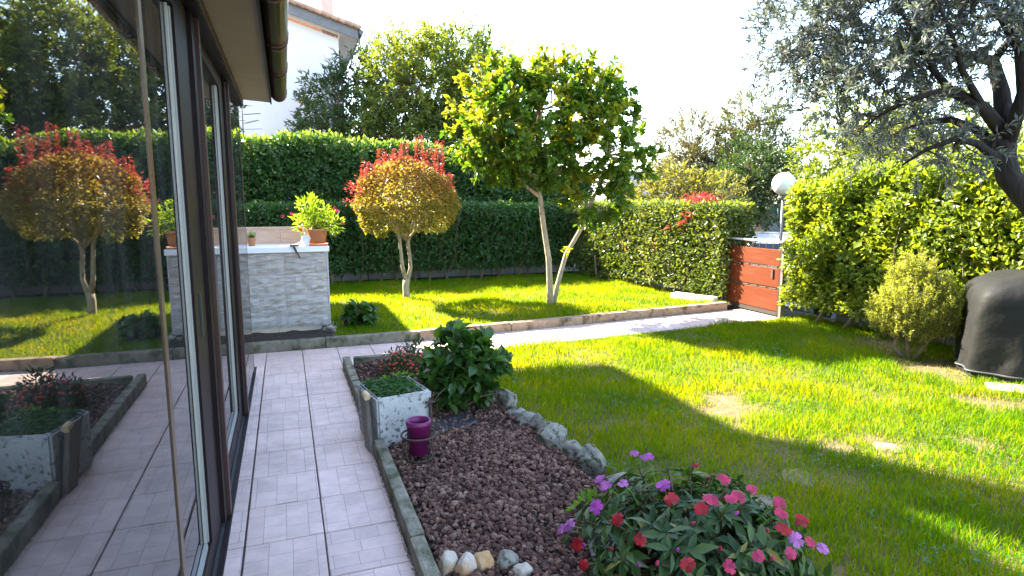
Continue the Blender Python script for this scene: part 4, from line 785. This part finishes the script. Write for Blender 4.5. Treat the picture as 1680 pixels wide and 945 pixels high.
# ------------------------------------------------------------------ counter with stone tiles
bc = thing('outdoor_counter', (-.6, 7.45, 0), 'outdoor counter clad in grey split-stone tiles with a white top', 'counter')
MB().box(-1.6,.425,7.16,7.88,.10,.955).build('core', M['house'], bc)
ct = bevel_box_mesh('countertop', 2.06, .80, .062, .004, M['counter_top']); link('countertop', ct, bc, (-.585, 7.51, .974))
def stone_tile(x0, x1, z0, z1, y):
    nx, nz = 9, max(3, int((z1-z0)/.028)); gx_ = np.linspace(x0+.002, x1-.002, nx); gz_ = np.linspace(z0+.002, z1-.002, nz); V = []
    for k, z in enumerate(gz_):
        for i, x in enumerate(gx_):
            d = rng.uniform(.0, .024) if 0 < k < nz-1 and 0 < i < nx-1 else .003
            V.append((x, y-.006-d, z+(rng.normal()*.006 if 0 < k < nz-1 else 0)))
    i = np.arange(nz-1)[:, None]*nx; j = np.arange(nx-1)[None]; F = np.stack([i+j, i+j+1, i+nx+j+1, i+nx+j], -1).reshape(-1, 4)
    m_ = MB().add(V, F); bnd = [(x0+.002, z0+.002), (x1-.002, z0+.002), (x1-.002, z1-.002), (x0+.002, z1-.002)]
    m_.add([(x, y-.009, z) for x, z in bnd]+[(x, y, z) for x, z in bnd], [(0,1,5,4),(1,2,6,5),(2,3,7,6),(3,0,4,7)])
    return m_.build('stone_tile', M['counter_stone'], bc)
xe = [.418, -.032, -.482, -.932, -1.382]
for a_, b_ in zip(xe[1:], xe[:-1]):
    for (z0, z1) in ((.108, .238), (.238, .468), (.468, .704), (.704, .938)): stone_tile(a_, b_, z0, z1, 7.158)
MB().box(.4195,.4275,7.142,7.155,.10,.940).build('corner_trim', M['white_metal'], bc)
for (y0, y1) in ((7.165, 7.52), (7.522, 7.87)):
    for (z0, z1) in ((.108, .51), (.512, .935)): MB().box(.426, .434, y0, y1, z0, z1).build('side_tile', M['counter_stone'], bc)
for i in range(4): MB().box(-1.5+i*.46, -1.5+i*.46+.455, 7.17, 7.19, .0, .098).build('base_tile', M['base_tile'], bc)
for i in range(5): MB().box(-1.5+i*.36, -1.5+i*.36+.357, 7.70, 7.73, 1.006, 1.172).build('back_tile', M['travertine'], bc)
MB().box(-1.52, .32, 7.692, 7.80, 1.174, 1.198).build('back_ledge', M['travertine'], bc)
# soil strip before the counter
sl = MB(); xs_ = np.linspace(-1.6, .42, 22); V = []
for x in xs_:
    for v, zz in ((6.585, .05), (6.75, .075), (6.95, .08), (7.22, .06)): V.append((x, v, zz+rng.uniform(-.012, .012)))
i = np.arange(21)[:, None]*4; j = np.arange(3)[None]; tag(sl.add(V, np.stack([i+j, i+4+j, i+5+j, i+1+j], -1).reshape(-1, 4)).build('soil_strip', M['soil'], None, True), kind='structure')
wr = thing('counter_rubble', (.42, 7.0, .06), 'small heap of grey rubble at the foot of the counter corner', 'rubble')
for k in range(7): me = rock_mesh('stone', .045+.02*random.random(), .04, .03, M['rock'], 20+k, 2); link('stone', me, wr, (.40+rng.normal()*.05, 7.02+rng.normal()*.09, .075+.02*(k % 3)))
# pots on the counter
def pot(name, c, r0, r1, h_, m, label, rim=.012, fill=.86):
    p_ = thing(name, c, label, 'flower pot'); x, y, z = c
    MB().lathe([(0,0),(r0,0),(r1*.985,h_*.84),(r1+rim,h_*.845),(r1+rim,h_),(r1-.004,h_),(r1-.010,h_*.84),(r0+(r1-r0)*fill-.008,h_*fill),(0,h_*fill)], c, 28).build('body', m, p_, True)
    MB().lathe([(0,h_*fill+.004),(r0+(r1-r0)*fill-.009,h_*fill+.003)], c, 20).build('soil', M['soil'], p_)
    return p_
pot('terracotta_pot', (.33, 7.25, 1.027), .085, .112, .165, M['terracotta'], 'large terracotta pot with a saucer on the right end of the counter')
tag(MB().lathe([(0,0),(.105,0),(.118,.020),(.112,.020),(.10,.006),(0,.006)], (.33,7.25,1.006), 28).build('saucer', M['terracotta'], None, True), 'terracotta saucer under the large pot on the counter', 'saucer')
pot('small_pot', (-.36, 7.42, 1.006), .032, .042, .085, M['terracotta'], 'small terracotta pot near the glass pane on the counter', .005)
def herb(name, base, lobes, n, size, mat, label, width=.3, fl=None, cat='plant'):
    t = thing(name, base, label, cat); P, Nn = lobes_points(lobes, n, .55); mb = MB(); leaves(mb, P, Nn+rnd(len(P))*.7+np.array([0, 0, .4]), size*rng.uniform(.7, 1.3, len(P)), width, T4); mb.build('foliage', mat, t)['kind'] = 'stuff'
    st = MB(); [st.tube([base, (np.array(base)+P[k])/2+rng.normal(size=3)*.01, P[k]], [.005, .004, .002], 4, False) for k in range(0, len(P), max(1, len(P)//26))]; st.build('stems', M['twig'], t)['kind'] = 'stuff'
    return t
def bloom(parent, c, nrm, r, m, pet=5):
    """five broad petals round a small throat"""
    mb = MB(); nrm = unit(np.array(nrm, float)); x = unit(np.cross(nrm, [.3, .1, 1.])); y = np.cross(nrm, x)
    a0 = rng.random()*6.28
    for k in range(pet):
        a = a0+k*2*math.pi/pet; d = x*math.cos(a)+y*math.sin(a); s_ = -x*math.sin(a)+y*math.cos(a); rr = r*rng.uniform(.85, 1.1); dr = rng.uniform(-.6, .25); w_ = .56*rr
        pts = [(0,0,0),(.45,.62,.10),(.85,.78,.08+dr*.5),(1.02,.35,.02+dr),(.92,0,.05+dr*.8),(1.02,-.35,.02+dr),(.85,-.78,.08+dr*.5),(.45,-.62,.10)]
        V = [np.array(c)+d*p[0]*rr+s_*p[1]*w_+nrm*p[2]*rr*.6+nrm*k*.0008 for p in pts]; mb.add(V, [(0,1,7)], [(1,2,6,7)], [(2,3,4,6)], [(4,5,6)])
    return mb.build('flower', m, parent, True)
pp = herb('potted_plant', (.33, 7.25, 1.17), [(.33,7.25,1.32,.20,.17,.15),(.20,7.22,1.27,.12,.1,.12),(.47,7.22,1.24,.15,.12,.12),(.25,7.28,1.46,.13,.12,.09)], 900, .062, M['pot_plant'], 'bushy pale green plant with red blooms in the large terracotta pot', .28)
for c_, m_ in (((.07,7.16,1.36),'pink_petal'),((.15,7.12,1.19),'red_petal'),((.52,7.12,1.42),'red_petal'),((.545,7.12,1.39),'pink_petal'),((.60,7.12,1.25),'pink_petal'),((-.02,7.2,1.33),'pink_petal')): bloom(pp, c_, (-.2,-1,.4), .020, M[m_])
herb('small_plant', (-.36, 7.42, 1.08), [(-.36,7.42,1.115,.04,.04,.035)], 70, .03, M['fresh'], 'tiny green plant in the small terracotta pot', .4)
ck = thing('white_cloth', (.17, 7.25, 1.006), 'crumpled white cloth left of the large terracotta pot', 'cloth'); me = rock_mesh('fold', .045, .05, .075, M['cloth'], 9, 3, .5); link('fold', me, ck, (.205, 7.2, 1.06)); MB().tube([(.20,7.16,1.02),(.14,7.13,1.05),(.08,7.15,1.02),(.05,7.2,1.012)], [.008,.007,.007,.006], 6).build('cord', M['cloth'], ck, True)
tl = thing('hand_hook', (.10, 7.08, .98), 'dark metal hook hanging over the edge of the white countertop', 'hook'); MB().tube([(.03,7.10,1.016),(.13,7.095,1.018)], [.010,.010], 8).build('bar', M['iron'], tl); MB().tube([(.075,7.093,1.01),(.10,7.09,.95),(.135,7.085,.88)], [.011,.010,.007], 8).build('shaft', M['iron'], tl)

# ------------------------------------------------------------------ planting bed in front
bs = MB(); xs_ = np.linspace(.515, 1.52, 24); ys_ = np.linspace(1.2, 5.63, 70); V = [(x, y, .015+.025*math.sin((x-.5)*3)+.006*math.sin(y*7+x*9)) for x in xs_ for y in ys_]
i = np.arange(23)[:, None]*70; j = np.arange(69)[None]; tag(bs.add(V, np.stack([i+j, i+70+j, i+71+j, i+1+j], -1).reshape(-1, 4)).build('bed_soil', M['soil'], None, True), kind='structure')
bm = bmesh.new(); bmesh.ops.create_icosphere(bm, subdivisions=1, radius=1); ico = np.array([v.co for v in bm.verts]); icf = np.array([[v.index for v in f.verts] for f in bm.faces]); bm.free()
def gravel(n, x0, x1, y0, y1, r0):
    P = np.stack([rng.uniform(x0, x1, n), rng.uniform(y0, y1, n)], -1); r_ = r0*rng.uniform(.45, 1.0, n)**1.3*1.45; q = unit(rng.normal(size=(n, 4)))
    V = ico[None]*(1+rng.uniform(-.30, .30, (n, len(ico), 1)))*r_[:, None, None]*np.stack([rng.uniform(.7, 1.2, n), rng.uniform(.7, 1.2, n), rng.uniform(.5, .9, n)], -1)[:, None, :]
    a, b, c, d = q.T; Rm = np.stack([np.stack([1-2*(c*c+d*d), 2*(b*c-a*d), 2*(b*d+a*c)], -1), np.stack([2*(b*c+a*d), 1-2*(b*b+d*d), 2*(c*d-a*b)], -1), np.stack([2*(b*d-a*c), 2*(c*d+a*b), 1-2*(b*b+c*c)], -1)], 1)
    V = np.einsum('nij,nvj->nvi', Rm, V); z = .015+.025*np.sin((P[:, 0]-.5)*3)+.006*np.sin(P[:, 1]*7+P[:, 0]*9)+rng.uniform(.0, .020, n)
    return V + np.stack([P[:, 0], P[:, 1], z], -1)[:, None, :]
V = np.concatenate([gravel(8200, .525, 1.46, 1.75, 3.6, .0138), gravel(5200, .525, 1.40, 3.6, 5.6, .0125)])
F = icf[None]+(np.arange(len(V))*len(ico))[:, None, None]; tag(MB().add(V.reshape(-1, 3), F.reshape(-1, 3)).build('lava_gravel', M['lava']), kind='stuff')
# border rocks
RK = [(1.45,4.05,.085,.10,.11,'tall mossy rock beside the big-leaved shrub, first of the border rocks'),(1.44,3.86,.08,.09,.05,'low dark mossy rock behind the pale border rocks'),(1.46,3.70,.085,.085,.075,'grey border rock before the low mossy one'),(1.49,3.56,.08,.08,.085,'pointed pale rock, middle of the lawn border'),
      (1.47,3.29,.115,.11,.105,'largest round grey rock on the lawn border'),(1.51,3.08,.085,.08,.075,'small speckled rock between the two big border rocks'),(1.53,2.90,.105,.10,.105,'pale rough rock nearest the pink flowers on the border'),(1.62,2.70,.12,.08,.05,'flat grey rock half hidden behind the lilac flowers')]
for k, (x, y, a_, b_, c_, lab) in enumerate(RK):
    me = rock_mesh('rock', a_*.80, b_*.80, c_*.90, M['rock'], k+1, 4, .13, True); tag(link('rock', me, None, (x, y, c_*.55), (0, 0, k*1.3)), lab, 'rock', 'rocks along the edge of the planting bed')
WS = [(.545,2.235,.040,.035,.05,'pale_rock','cream stone at the kerb corner, leftmost of the front row'),(.612,2.205,.042,.04,.045,'pale_rock','cream wedge-shaped stone second from the kerb'),(.685,2.205,.052,.04,.042,'ochre_rock','orange-stained stone in the middle of the front row'),(.772,2.175,.045,.04,.048,'rock','grey-white stone right of the orange one'),(.815,2.10,.04,.035,.035,'pale_rock','small pale stone at the bottom edge, right end of the front row')]
for k, (x, y, a_, b_, c_, m_, lab) in enumerate(WS):
    me = rock_mesh('stone', a_*1.0, b_*1.1, c_*1.2, M[m_], k+11, 4, .10, True); tag(link('stone', me, None, (x, y, c_*.7+.02), (0, 0, k*2.1)), lab, 'stone', 'pale stones along the front of the bed')
me = rock_mesh('white_rock', .10, .09, .12, M['pale_rock'], 31, 4, .14, True); me.materials[0] = surf('whitewashed_rock', (.70, .71, .73), (.82, .82, .83), 9, .85, .9, 25, spots=(7, (.25, .24, .22), .58, .72)); tag(link('white_rock', me, None, (1.21, 2.10, .075), (0, .2, .4)), 'white rock behind the leaves of the pink and red flowers', 'rock')
# stepping stones
for k, ((x, y, r_), lab) in enumerate(zip(STEPS, ('stepping stone nearest the pink flowers', 'second stepping stone from the flowers, in shade', 'small sunlit stepping stone in the dry patch'))):
    me = rock_mesh('stepping_stone', r_, r_*.78, .022, M['step'], 40+k, 3, .16); tag(link('stepping_stone', me, None, (x, y, -.018), (0, 0, k)), lab, 'stepping stone', 'stepping stones set in the lawn')
# stone trough
tr = thing('stone_trough', (.60, 3.84, 0), 'square weathered concrete trough with dark pits beside the kerb', 'trough')
W_, D_, H_ = .355, .40, .325; b = MB(); o_ = [(-W_/2,-D_/2),(W_/2,-D_/2),(W_/2,D_/2),(-W_/2,D_/2)]; i_ = [(x*.84, y*.86) for x, y in o_]
bmx = bmesh.new(); bv = [[bmx.verts.new((x*s, y*s, z)) for x, y in c_] for c_, z, s in ((o_, 0, .97), (o_, H_, 1.0), (i_, H_, 1.0), (i_, H_-.06, 1.0))]
for a_, c_ in zip(bv[:-1], bv[1:]):
    for k in range(4): bmx.faces.new((a_[k], a_[(k+1) % 4], c_[(k+1) % 4], c_[k]))
bmx.faces.new(bv[3]); bmx.faces.new(bv[0][::-1]); bmesh.ops.bevel(bmx, geom=list(bmx.edges), offset=.012, segments=2, affect='EDGES')
me = bpy.data.meshes.new('basin'); bmx.to_mesh(me); bmx.free(); me.materials.append(M['trough']); tro = link('basin', me, tr, (.60, 3.84, 0), (0, 0, R(11)))
n = 900; P = np.stack([rng.uniform(-.14, .14, n), rng.uniform(-.165, .165, n), rng.uniform(.285, .335, n)], -1); c11, s11 = math.cos(R(11)), math.sin(R(11))
P = np.stack([.60+P[:, 0]*c11-P[:, 1]*s11, 3.84+P[:, 0]*s11+P[:, 1]*c11, P[:, 2]+.02*rng.random(n)], -1)
cr_ = thing('creeping_herb', (.60, 3.84, .28), 'dark green creeping herb filling the stone trough', 'plant'); mb = MB(); leaves(mb, P, np.stack([-.8+rng.normal(size=n)*.5, rng.normal(size=n)*.5-.2, .15+rng.normal(size=n)*.25], -1), .040*rng.uniform(.6, 1.3, n), .30, T4); mb.build('foliage', M['thyme'], cr_)['kind'] = 'stuff'
hb = herb('fresh_sprouts', (.72, 4.02, .28), [(.70,4.03,.325,.10,.04,.03),(.58,4.01,.32,.05,.04,.02)], 150, .024, M['fresh'], 'light green sprouts at the back of the stone trough', .55)
stk = thing('wooden_stake', (.405, 3.62, 0), 'grey wooden board leaning on the left side of the trough', 'board'); MB().add([(.412,3.60,0),(.432,3.58,0),(.425,3.70,.33),(.405,3.72,.33),(.395,3.70,0),(.415,3.68,0),(.405,3.82,.33),(.385,3.84,.33)], [(0,1,2,3),(7,6,5,4),(0,4,5,1),(1,5,6,2),(2,6,7,3),(3,7,4,0)]).build('plank', M['wood'], stk); MB().tube([(.415,3.66,.325),(.40,3.70,.345)], [.022,.020], 10).build('cut_end', M['pale_wood'], stk)
# tap
tp = thing('garden_tap', (.80, 3.66, .1), 'small rusty cross-handled garden tap at the trough corner', 'tap'); MB().tube([(.80,3.66,-.02),(.80,3.66,.16),(.795,3.655,.24)], [.010,.010,.009], 8).build('pipe', M['iron'], tp, True); MB().tube([(.80,3.66,.15),(.78,3.60,.155),(.775,3.58,.12)], [.010,.010,.011], 8).build('spout', M['iron'], tp, True)
hd = MB().tube([(.765,3.655,.255),(.825,3.655,.255)], [.008,.008], 6).tube([(.795,3.655,.225),(.795,3.655,.285)], [.008,.008], 6); ho = hd.build('cross_handle', M['iron'], tp); 
MB().tube([(.80,3.66,.23),(.86,3.67,.30),(.90,3.68,.325)], [.004,.004,.003], 5).build('wire', M['iron'], tp)
# purple pot in an iron ring
pot('purple_pot', (.655, 3.33, .075), .056, .067, .195, M['purple'], 'purple plastic pot sitting in a round iron stand', .004, .28)
iron = thing('iron_stand', (.655, 3.33, .02), 'rusty round iron plant stand holding the purple pot', 'plant stand')
def ring(c, r_, th, n_=28): a = np.linspace(0, 2*math.pi, n_); return np.stack([c[0]+r_*np.cos(a), c[1]+r_*np.sin(a), np.full(n_, c[2])], -1), [th]*n_
q, t_ = ring((.655,3.33,.185), .098, .0065); MB().tube(q, t_, 7, False).build('hoop', M['iron'], iron, True)
q, t_ = ring((.655,3.33,.05), .075, .006); MB().tube(q, t_, 7, False).build('hoop', M['iron'], iron, True)
for k in range(4):
    a = k*1.57+.5; ca, sa = math.cos(a), math.sin(a); MB().tube([(.655+.088*ca,3.33+.088*sa,.185),(.655+.10*ca,3.33+.10*sa,.12),(.655+.078*ca,3.33+.078*sa,.05),(.655+.115*ca,3.33+.115*sa,.0)], [.006]*4, 6).build('leg', M['iron'], iron, True)
    aa = np.linspace(0, 4.2, 12); MB().tube([(.655+(.095+.022*math.cos(v))*ca, 3.33+(.095+.022*math.cos(v))*sa, .14+.022*math.sin(v)) for v in aa], [.004]*12, 5).build('scroll', M['iron'], iron, True)
# plastic sheet
V = []; 
for ii in range(12):
    for jj in range(8): V.append((.80+ii*.03, 3.62+jj*.035+.01*ii, .052+.016*mnoise.noise(Vector((ii*.45, jj*.6, 2)))+.004))
i = np.arange(11)[:, None]*8; j = np.arange(7)[None]; tag(MB().add(V, np.stack([i+j, i+8+j, i+9+j, i+1+j], -1).reshape(-1, 4)).build('plastic_sheet', M['sheet'], None, True), 'crumpled dark plastic sheet on the gravel under the big-leaved shrub', 'plastic sheet')
md = bpy.data.objects['plastic_sheet'].modifiers.new('solid', 'SOLIDIFY'); md.thickness = .003
# big-leaved shrub
def shrub(name, base, lobes, nstem, per, size, mat, label, pieces, width=.62, stem_m='bark'):
    t = thing(name, base, label, 'shrub'); P, Nn = lobes_points(lobes, nstem, .82); st = MB(); Ps = []; Ds = []
    for c, nn in zip(P, Nn):
        mid = (np.array(base)+c)/2+np.array([rng.normal()*.03, rng.normal()*.03, .05]); st.tube([base, mid, c], [.008, .006, .003], 5, False)
        for k in range(per):
            a = k*2.4+rng.random(); u = unit(np.cross(nn, [.2, .4, 1])); v = np.cross(nn, u); d = u*math.cos(a)+v*math.sin(a)+nn*rng.uniform(.0, .9)+np.array([0, 0, .1])
            Ps.append(c-nn*rng.uniform(0, .10)); Ds.append(d)
    Ps = np.array(Ps); Ds = np.array(Ds); st.build('stems', M[stem_m], t)['kind'] = 'stuff'; dist = np.linalg.norm(Ps-np.array((0, 0, 1.5)), axis=1); ix = np.argsort(dist); a_ = ix[:pieces]; b_ = ix[pieces:]
    meshes = [leaf_mesh('leaf', size*k, width, mat, T6) for k in (.8, 1.0, 1.2)]
    leaf_objects(t, meshes, Ps[a_], Ds[a_], rng.uniform(.7, 1.15, len(a_)), roll=.35)
    if len(b_): mb = MB(); leaves(mb, Ps[b_], Ds[b_], size*rng.uniform(.7, 1.2, len(b_)), width, T6, roll=.4); mb.build('foliage', mat, t)['kind'] = 'stuff'
    return t
shrub('hydrangea', (1.10, 4.08, .02), [(1.12,4.08,.37,.28,.26,.29),(1.0,4.05,.28,.2,.2,.22),(1.28,4.02,.30,.16,.18,.2)], 105, 11, .112, M['hydrangea'], 'big-leaved dark green hydrangea at the edge of the gravel bed', 300)
shrub('small_hydrangea', (.78, 7.2, .05), [(.76,7.2,.20,.20,.17,.15)], 40, 7, .12, M['hydrangea'], 'small leafy hydrangea on the back lawn near the counter', 110)
bs_ = herb('berry_shrub', (.92, 5.1, .02), [(.92,5.1,.14,.22,.2,.14),(.80,4.95,.10,.18,.18,.12),(1.02,5.2,.22,.12,.1,.10)], 1000, .038, M['berry_leaf'], 'low dark shrub with red berries behind the trough', .4, cat='shrub')
bm = bmesh.new(); bmesh.ops.create_icosphere(bm, subdivisions=1, radius=.011); bme = bpy.data.meshes.new('berry'); bm.to_mesh(bme); bm.free(); bme.materials.append(M['berry'])
for k in range(60):
    u = rnd(1)[0]; u[2] = abs(u[2]); u[1] = -abs(u[1]); link('berry', bme, bs_, (.88+u[0]*.2, 5.03+u[1]*.22, .12+u[2]*.16))
# pink and red flowers in front
im = thing('flower_bush', (1.48, 1.95, 0), 'bushy impatiens with pink, red and lilac blooms at the bottom edge', 'flowers')
st = MB(); Ps = []; Ds = []; Ups = []
for k in range(270):
    u = rnd(1)[0]; u[2] = abs(u[2])*.95+.05; u = unit(u); rr = rng.uniform(.62, 1.0); c = np.array([1.48, 1.95, .0])+u*np.array([.53, .53, .39])*rr
    st.tube([(1.48+u[0]*.05, 1.95+u[1]*.05, .0), np.array([1.48, 1.95, .02])+u*np.array([.3, .3, .20]), c], [.008, .006, .004], 5, False)
    for j in range(8):
        a = j*.785+rng.random()*.4; x_ = unit(np.cross(u, [.1, .2, 1.])); y_ = np.cross(u, x_); Ps.append(c-u*rng.uniform(0, .05)); Ds.append(x_*math.cos(a)+y_*math.sin(a)+u*rng.uniform(-.1, .55)); Ups.append(u)
Ps = np.array(Ps); Ds = np.array(Ds); Ups = np.array(Ups)+np.array([0, 0, .5]); st.build('stems', surf('impatiens_stem', (.10, .045, .03), (.13, .10, .045), 10, .5), im)['kind'] = 'stuff'
vis = np.linalg.norm(Ps-np.array((0, 0, 1.5)), axis=1); ix = np.argsort(vis); TI = (np.array([(0,0,0),(.2,.22,.03),(.5,.42,.05),(.8,.22,.0),(1.05,0,-.14),(.8,-.22,.0),(.5,-.42,.05),(.2,-.22,.03),(.25,0,-.01),(.5,0,-.005),(.8,0,-.04)]), [(0,8,1),(1,8,9),(1,9,2),(2,9,10),(2,10,3),(3,10,4),(4,10,5),(5,10,6),(6,10,9),(6,9,7),(7,9,8),(7,8,0)])
meshes = [leaf_mesh('leaf', .080*k, .42, M['imp_leaf'], TI) for k in (.75, 1.0, 1.2)]
leaf_objects(im, meshes, Ps[ix[:300]], Ds[ix[:300]], rng.uniform(.75, 1.15, 300), up=Ups[ix[:300]], roll=.3)
mb = MB(); q = ix[300:]; leaves(mb, Ps[q], Ds[q], .080*rng.uniform(.7, 1.2, len(q)), .42, TI, up=Ups[q], roll=.3); mb.build('foliage', M['imp_leaf'], im, True)['kind'] = 'stuff'
FL = [('magenta_petal',[(1.38,2.21,.40),(1.41,2.16,.40),(1.21,2.19,.32),(1.19,2.11,.33),(1.31,1.89,.41),(1.10,2.02,.30)]),('lilac_petal',[(1.21,2.01,.38),(1.03,2.11,.19),(1.01,2.14,.16),(1.67,1.60,.28),(1.87,1.66,.17)]),
      ('red_petal',[(1.30,1.82,.39),(1.37,1.74,.38),(1.12,1.89,.31),(1.14,1.77,.29),(1.01,1.99,.18),(1.00,1.92,.14),(1.24,1.63,.26),(1.64,1.63,.31),(1.78,1.68,.29)]),('pink_petal',[(1.52,1.81,.44),(1.42,1.75,.40),(1.49,1.73,.40),(1.53,1.74,.40),(1.60,1.75,.41),(1.70,1.71,.36),(1.67,1.67,.34),(1.76,1.62,.24),(1.47,1.56,.28),(1.61,1.56,.26),(1.36,1.57,.26)])]
fs_ = MB()
for m_, pts in FL:
    for c in pts:
        c = np.array(c); q0 = np.array([1.48, 1.95, 0])+(c-np.array([1.48, 1.95, 0]))*.78; fs_.tube([q0, (q0+c)/2+np.array([0, 0, .015]), c+np.array([0, 0, .004])], [.0025, .002, .0018], 4, False); nn = unit((c-np.array([1.48, 1.95, .0]))/np.array([.5, .5, .4])**2)*.8+np.array([-.25, -.35, .5]); bloom(im, c+nn*.012, nn+rng.normal(size=3)*.15, .026*rng.uniform(.8, 1.2), M[m_])
fs_.build('flower_stalks', M['fresh'], im)['kind'] = 'stuff'
bm = bmesh.new(); bmesh.ops.create_icosphere(bm, subdivisions=2, radius=1)
for v in bm.verts: v.co = Vector((v.co.x*.006*(1-.3*v.co.z), v.co.y*.006*(1-.3*v.co.z), v.co.z*.011))
for k in range(16):
    me = bpy.data.meshes.new('bud'); bm.to_mesh(me); me.materials.append(M[('pink_petal', 'red_petal', 'magenta_petal')[k % 3]]); u = rnd(1)[0]; u = unit(np.array([u[0]-.3, u[1]-.5, abs(u[2])+.4])); c = np.array([1.48, 1.95, .01])+u*np.array([.53, .53, .41]); link('bud', me, im, c, (rng.normal()*.5, rng.normal()*.5, 0))
bm.free()
# pale weed leaf at the flowers' left
herb('weed', (1.27, 2.42, .05), [(1.27,2.42,.10,.07,.07,.05)], 40, .05, M['fresh'], 'small light green weed beside the lilac flowers', .6)

# ------------------------------------------------------------------ rosemary, covered barbecue
ro = thing('rosemary_bush', (5.65, 4.13, 0), 'fluffy yellow-green rosemary bush beside the grey covered barbecue', 'bush')
tk = MB(); tk.tube([(5.60,4.16,-.04),(5.50,4.22,.10),(5.52,4.20,.25),(5.62,4.14,.42)], [.022,.02,.018,.012], 7).tube([(5.63,4.12,-.04),(5.72,4.05,.15),(5.74,4.05,.35)], [.02,.016,.012], 7).tube([(5.62,4.14,-.04),(5.63,4.2,.2),(5.6,4.2,.45)], [.02,.016,.01], 7); tk.build('trunk', M['bark'], ro, True)
P, Nn = lobes_points([(5.63,4.13,.52,.30,.30,.30),(5.52,4.28,.36,.20,.2,.22),(5.72,4.0,.40,.22,.22,.25),(5.64,4.15,.76,.17,.17,.18),(5.63,4.10,.28,.26,.24,.16)], 1150, .6); nd = MB(); tw = MB()
for c, nn in zip(P, Nn):
    d = unit(nn*.45+np.array([0, 0, 1.0])+rng.normal(size=3)*.22); ln = rng.uniform(.08, .18); tw.tube([c-d*.05, c+d*ln], [.0025, .0015], 3, False); k = 34; s_ = rng.uniform(0, 1, k); leaves(nd, c+d*(s_*ln)[:, None], d*.7+rnd(k)*.8, .034, .19, T4, roll=1)
nd.build('needles', M['rosemary'], ro)['kind'] = 'stuff'; tw.build('twigs', M['twig'], ro)['kind'] = 'stuff'
bq = thing('covered_barbecue', (6.15, 3.26, 0), 'barbecue under a wrinkled dark grey cover at the right edge', 'barbecue')
nu, nv = 128, 40; V = []
for jv in range(nv):
    v = jv/(nv-1)
    for iu in range(nu):
        a = 2*math.pi*iu/nu; ca, sa = math.cos(a), math.sin(a); e_ = 7.0; rr = (abs(ca)**e_+abs(sa)**e_)**(-1/e_)
        if v < .62: s_ = 1.0+.02*(1-v/.62); z = .02+v/.62*.64
        else: q = (v-.62)/.38; s_ = (1-q**2.6)**.62*(1-.10*q); z = .66+.26*q**.8
        x = .46*ca*rr*s_; y = .62*sa*rr*s_
        fold = .5+.5*math.sin(a*13+1.5*math.sin(a*3)+z*2.0); wob = .034*(fold**2)*(1-min(v/.75, 1))+.030*mnoise.noise(Vector((x*3.5, y*3.5, z*1.6)))+.012*mnoise.noise(Vector((x*9+z*6, y*9-z*6, 3)))
        nn = Vector((ca, sa, .6 if v > .6 else 0)).normalized(); xx, yy = x+nn.x*wob, y+nn.y*wob; V.append((6.15+.75*xx+.66*yy, 3.26+.66*xx-.75*yy, max(z+nn.z*wob, .008)))
i = np.arange(nv-1)[:, None]*nu; j = np.arange(nu)[None]; F = np.stack([i+j, i+(j+1) % nu, i+nu+(j+1) % nu, i+nu+j], -1).reshape(-1, 4); MB().add(V, F).build('cover', M['tarp'], bq, True); hm = np.array(V[nu:2*nu]+[V[nu]]); MB().tube(hm+(hm-np.array([6.15, 3.26, 0]))*np.array([.012, .012, 0])+np.array([0, 0, .015]), [.010]*(nu+1), 6, False).build('hem', M['tarp_dark'], bq, True)
for (x, y, a_, lab) in ((5.40, 3.08, -.70, 'pale paving slab in front of the covered barbecue'),):
    me = bevel_box_mesh('paving_slab', .34, .22, .05, .01, M['white_stone'], 1, .004); tag(link('paving_slab', me, None, (x, y, .004), (0, 0, a_)), lab, 'paving slab')
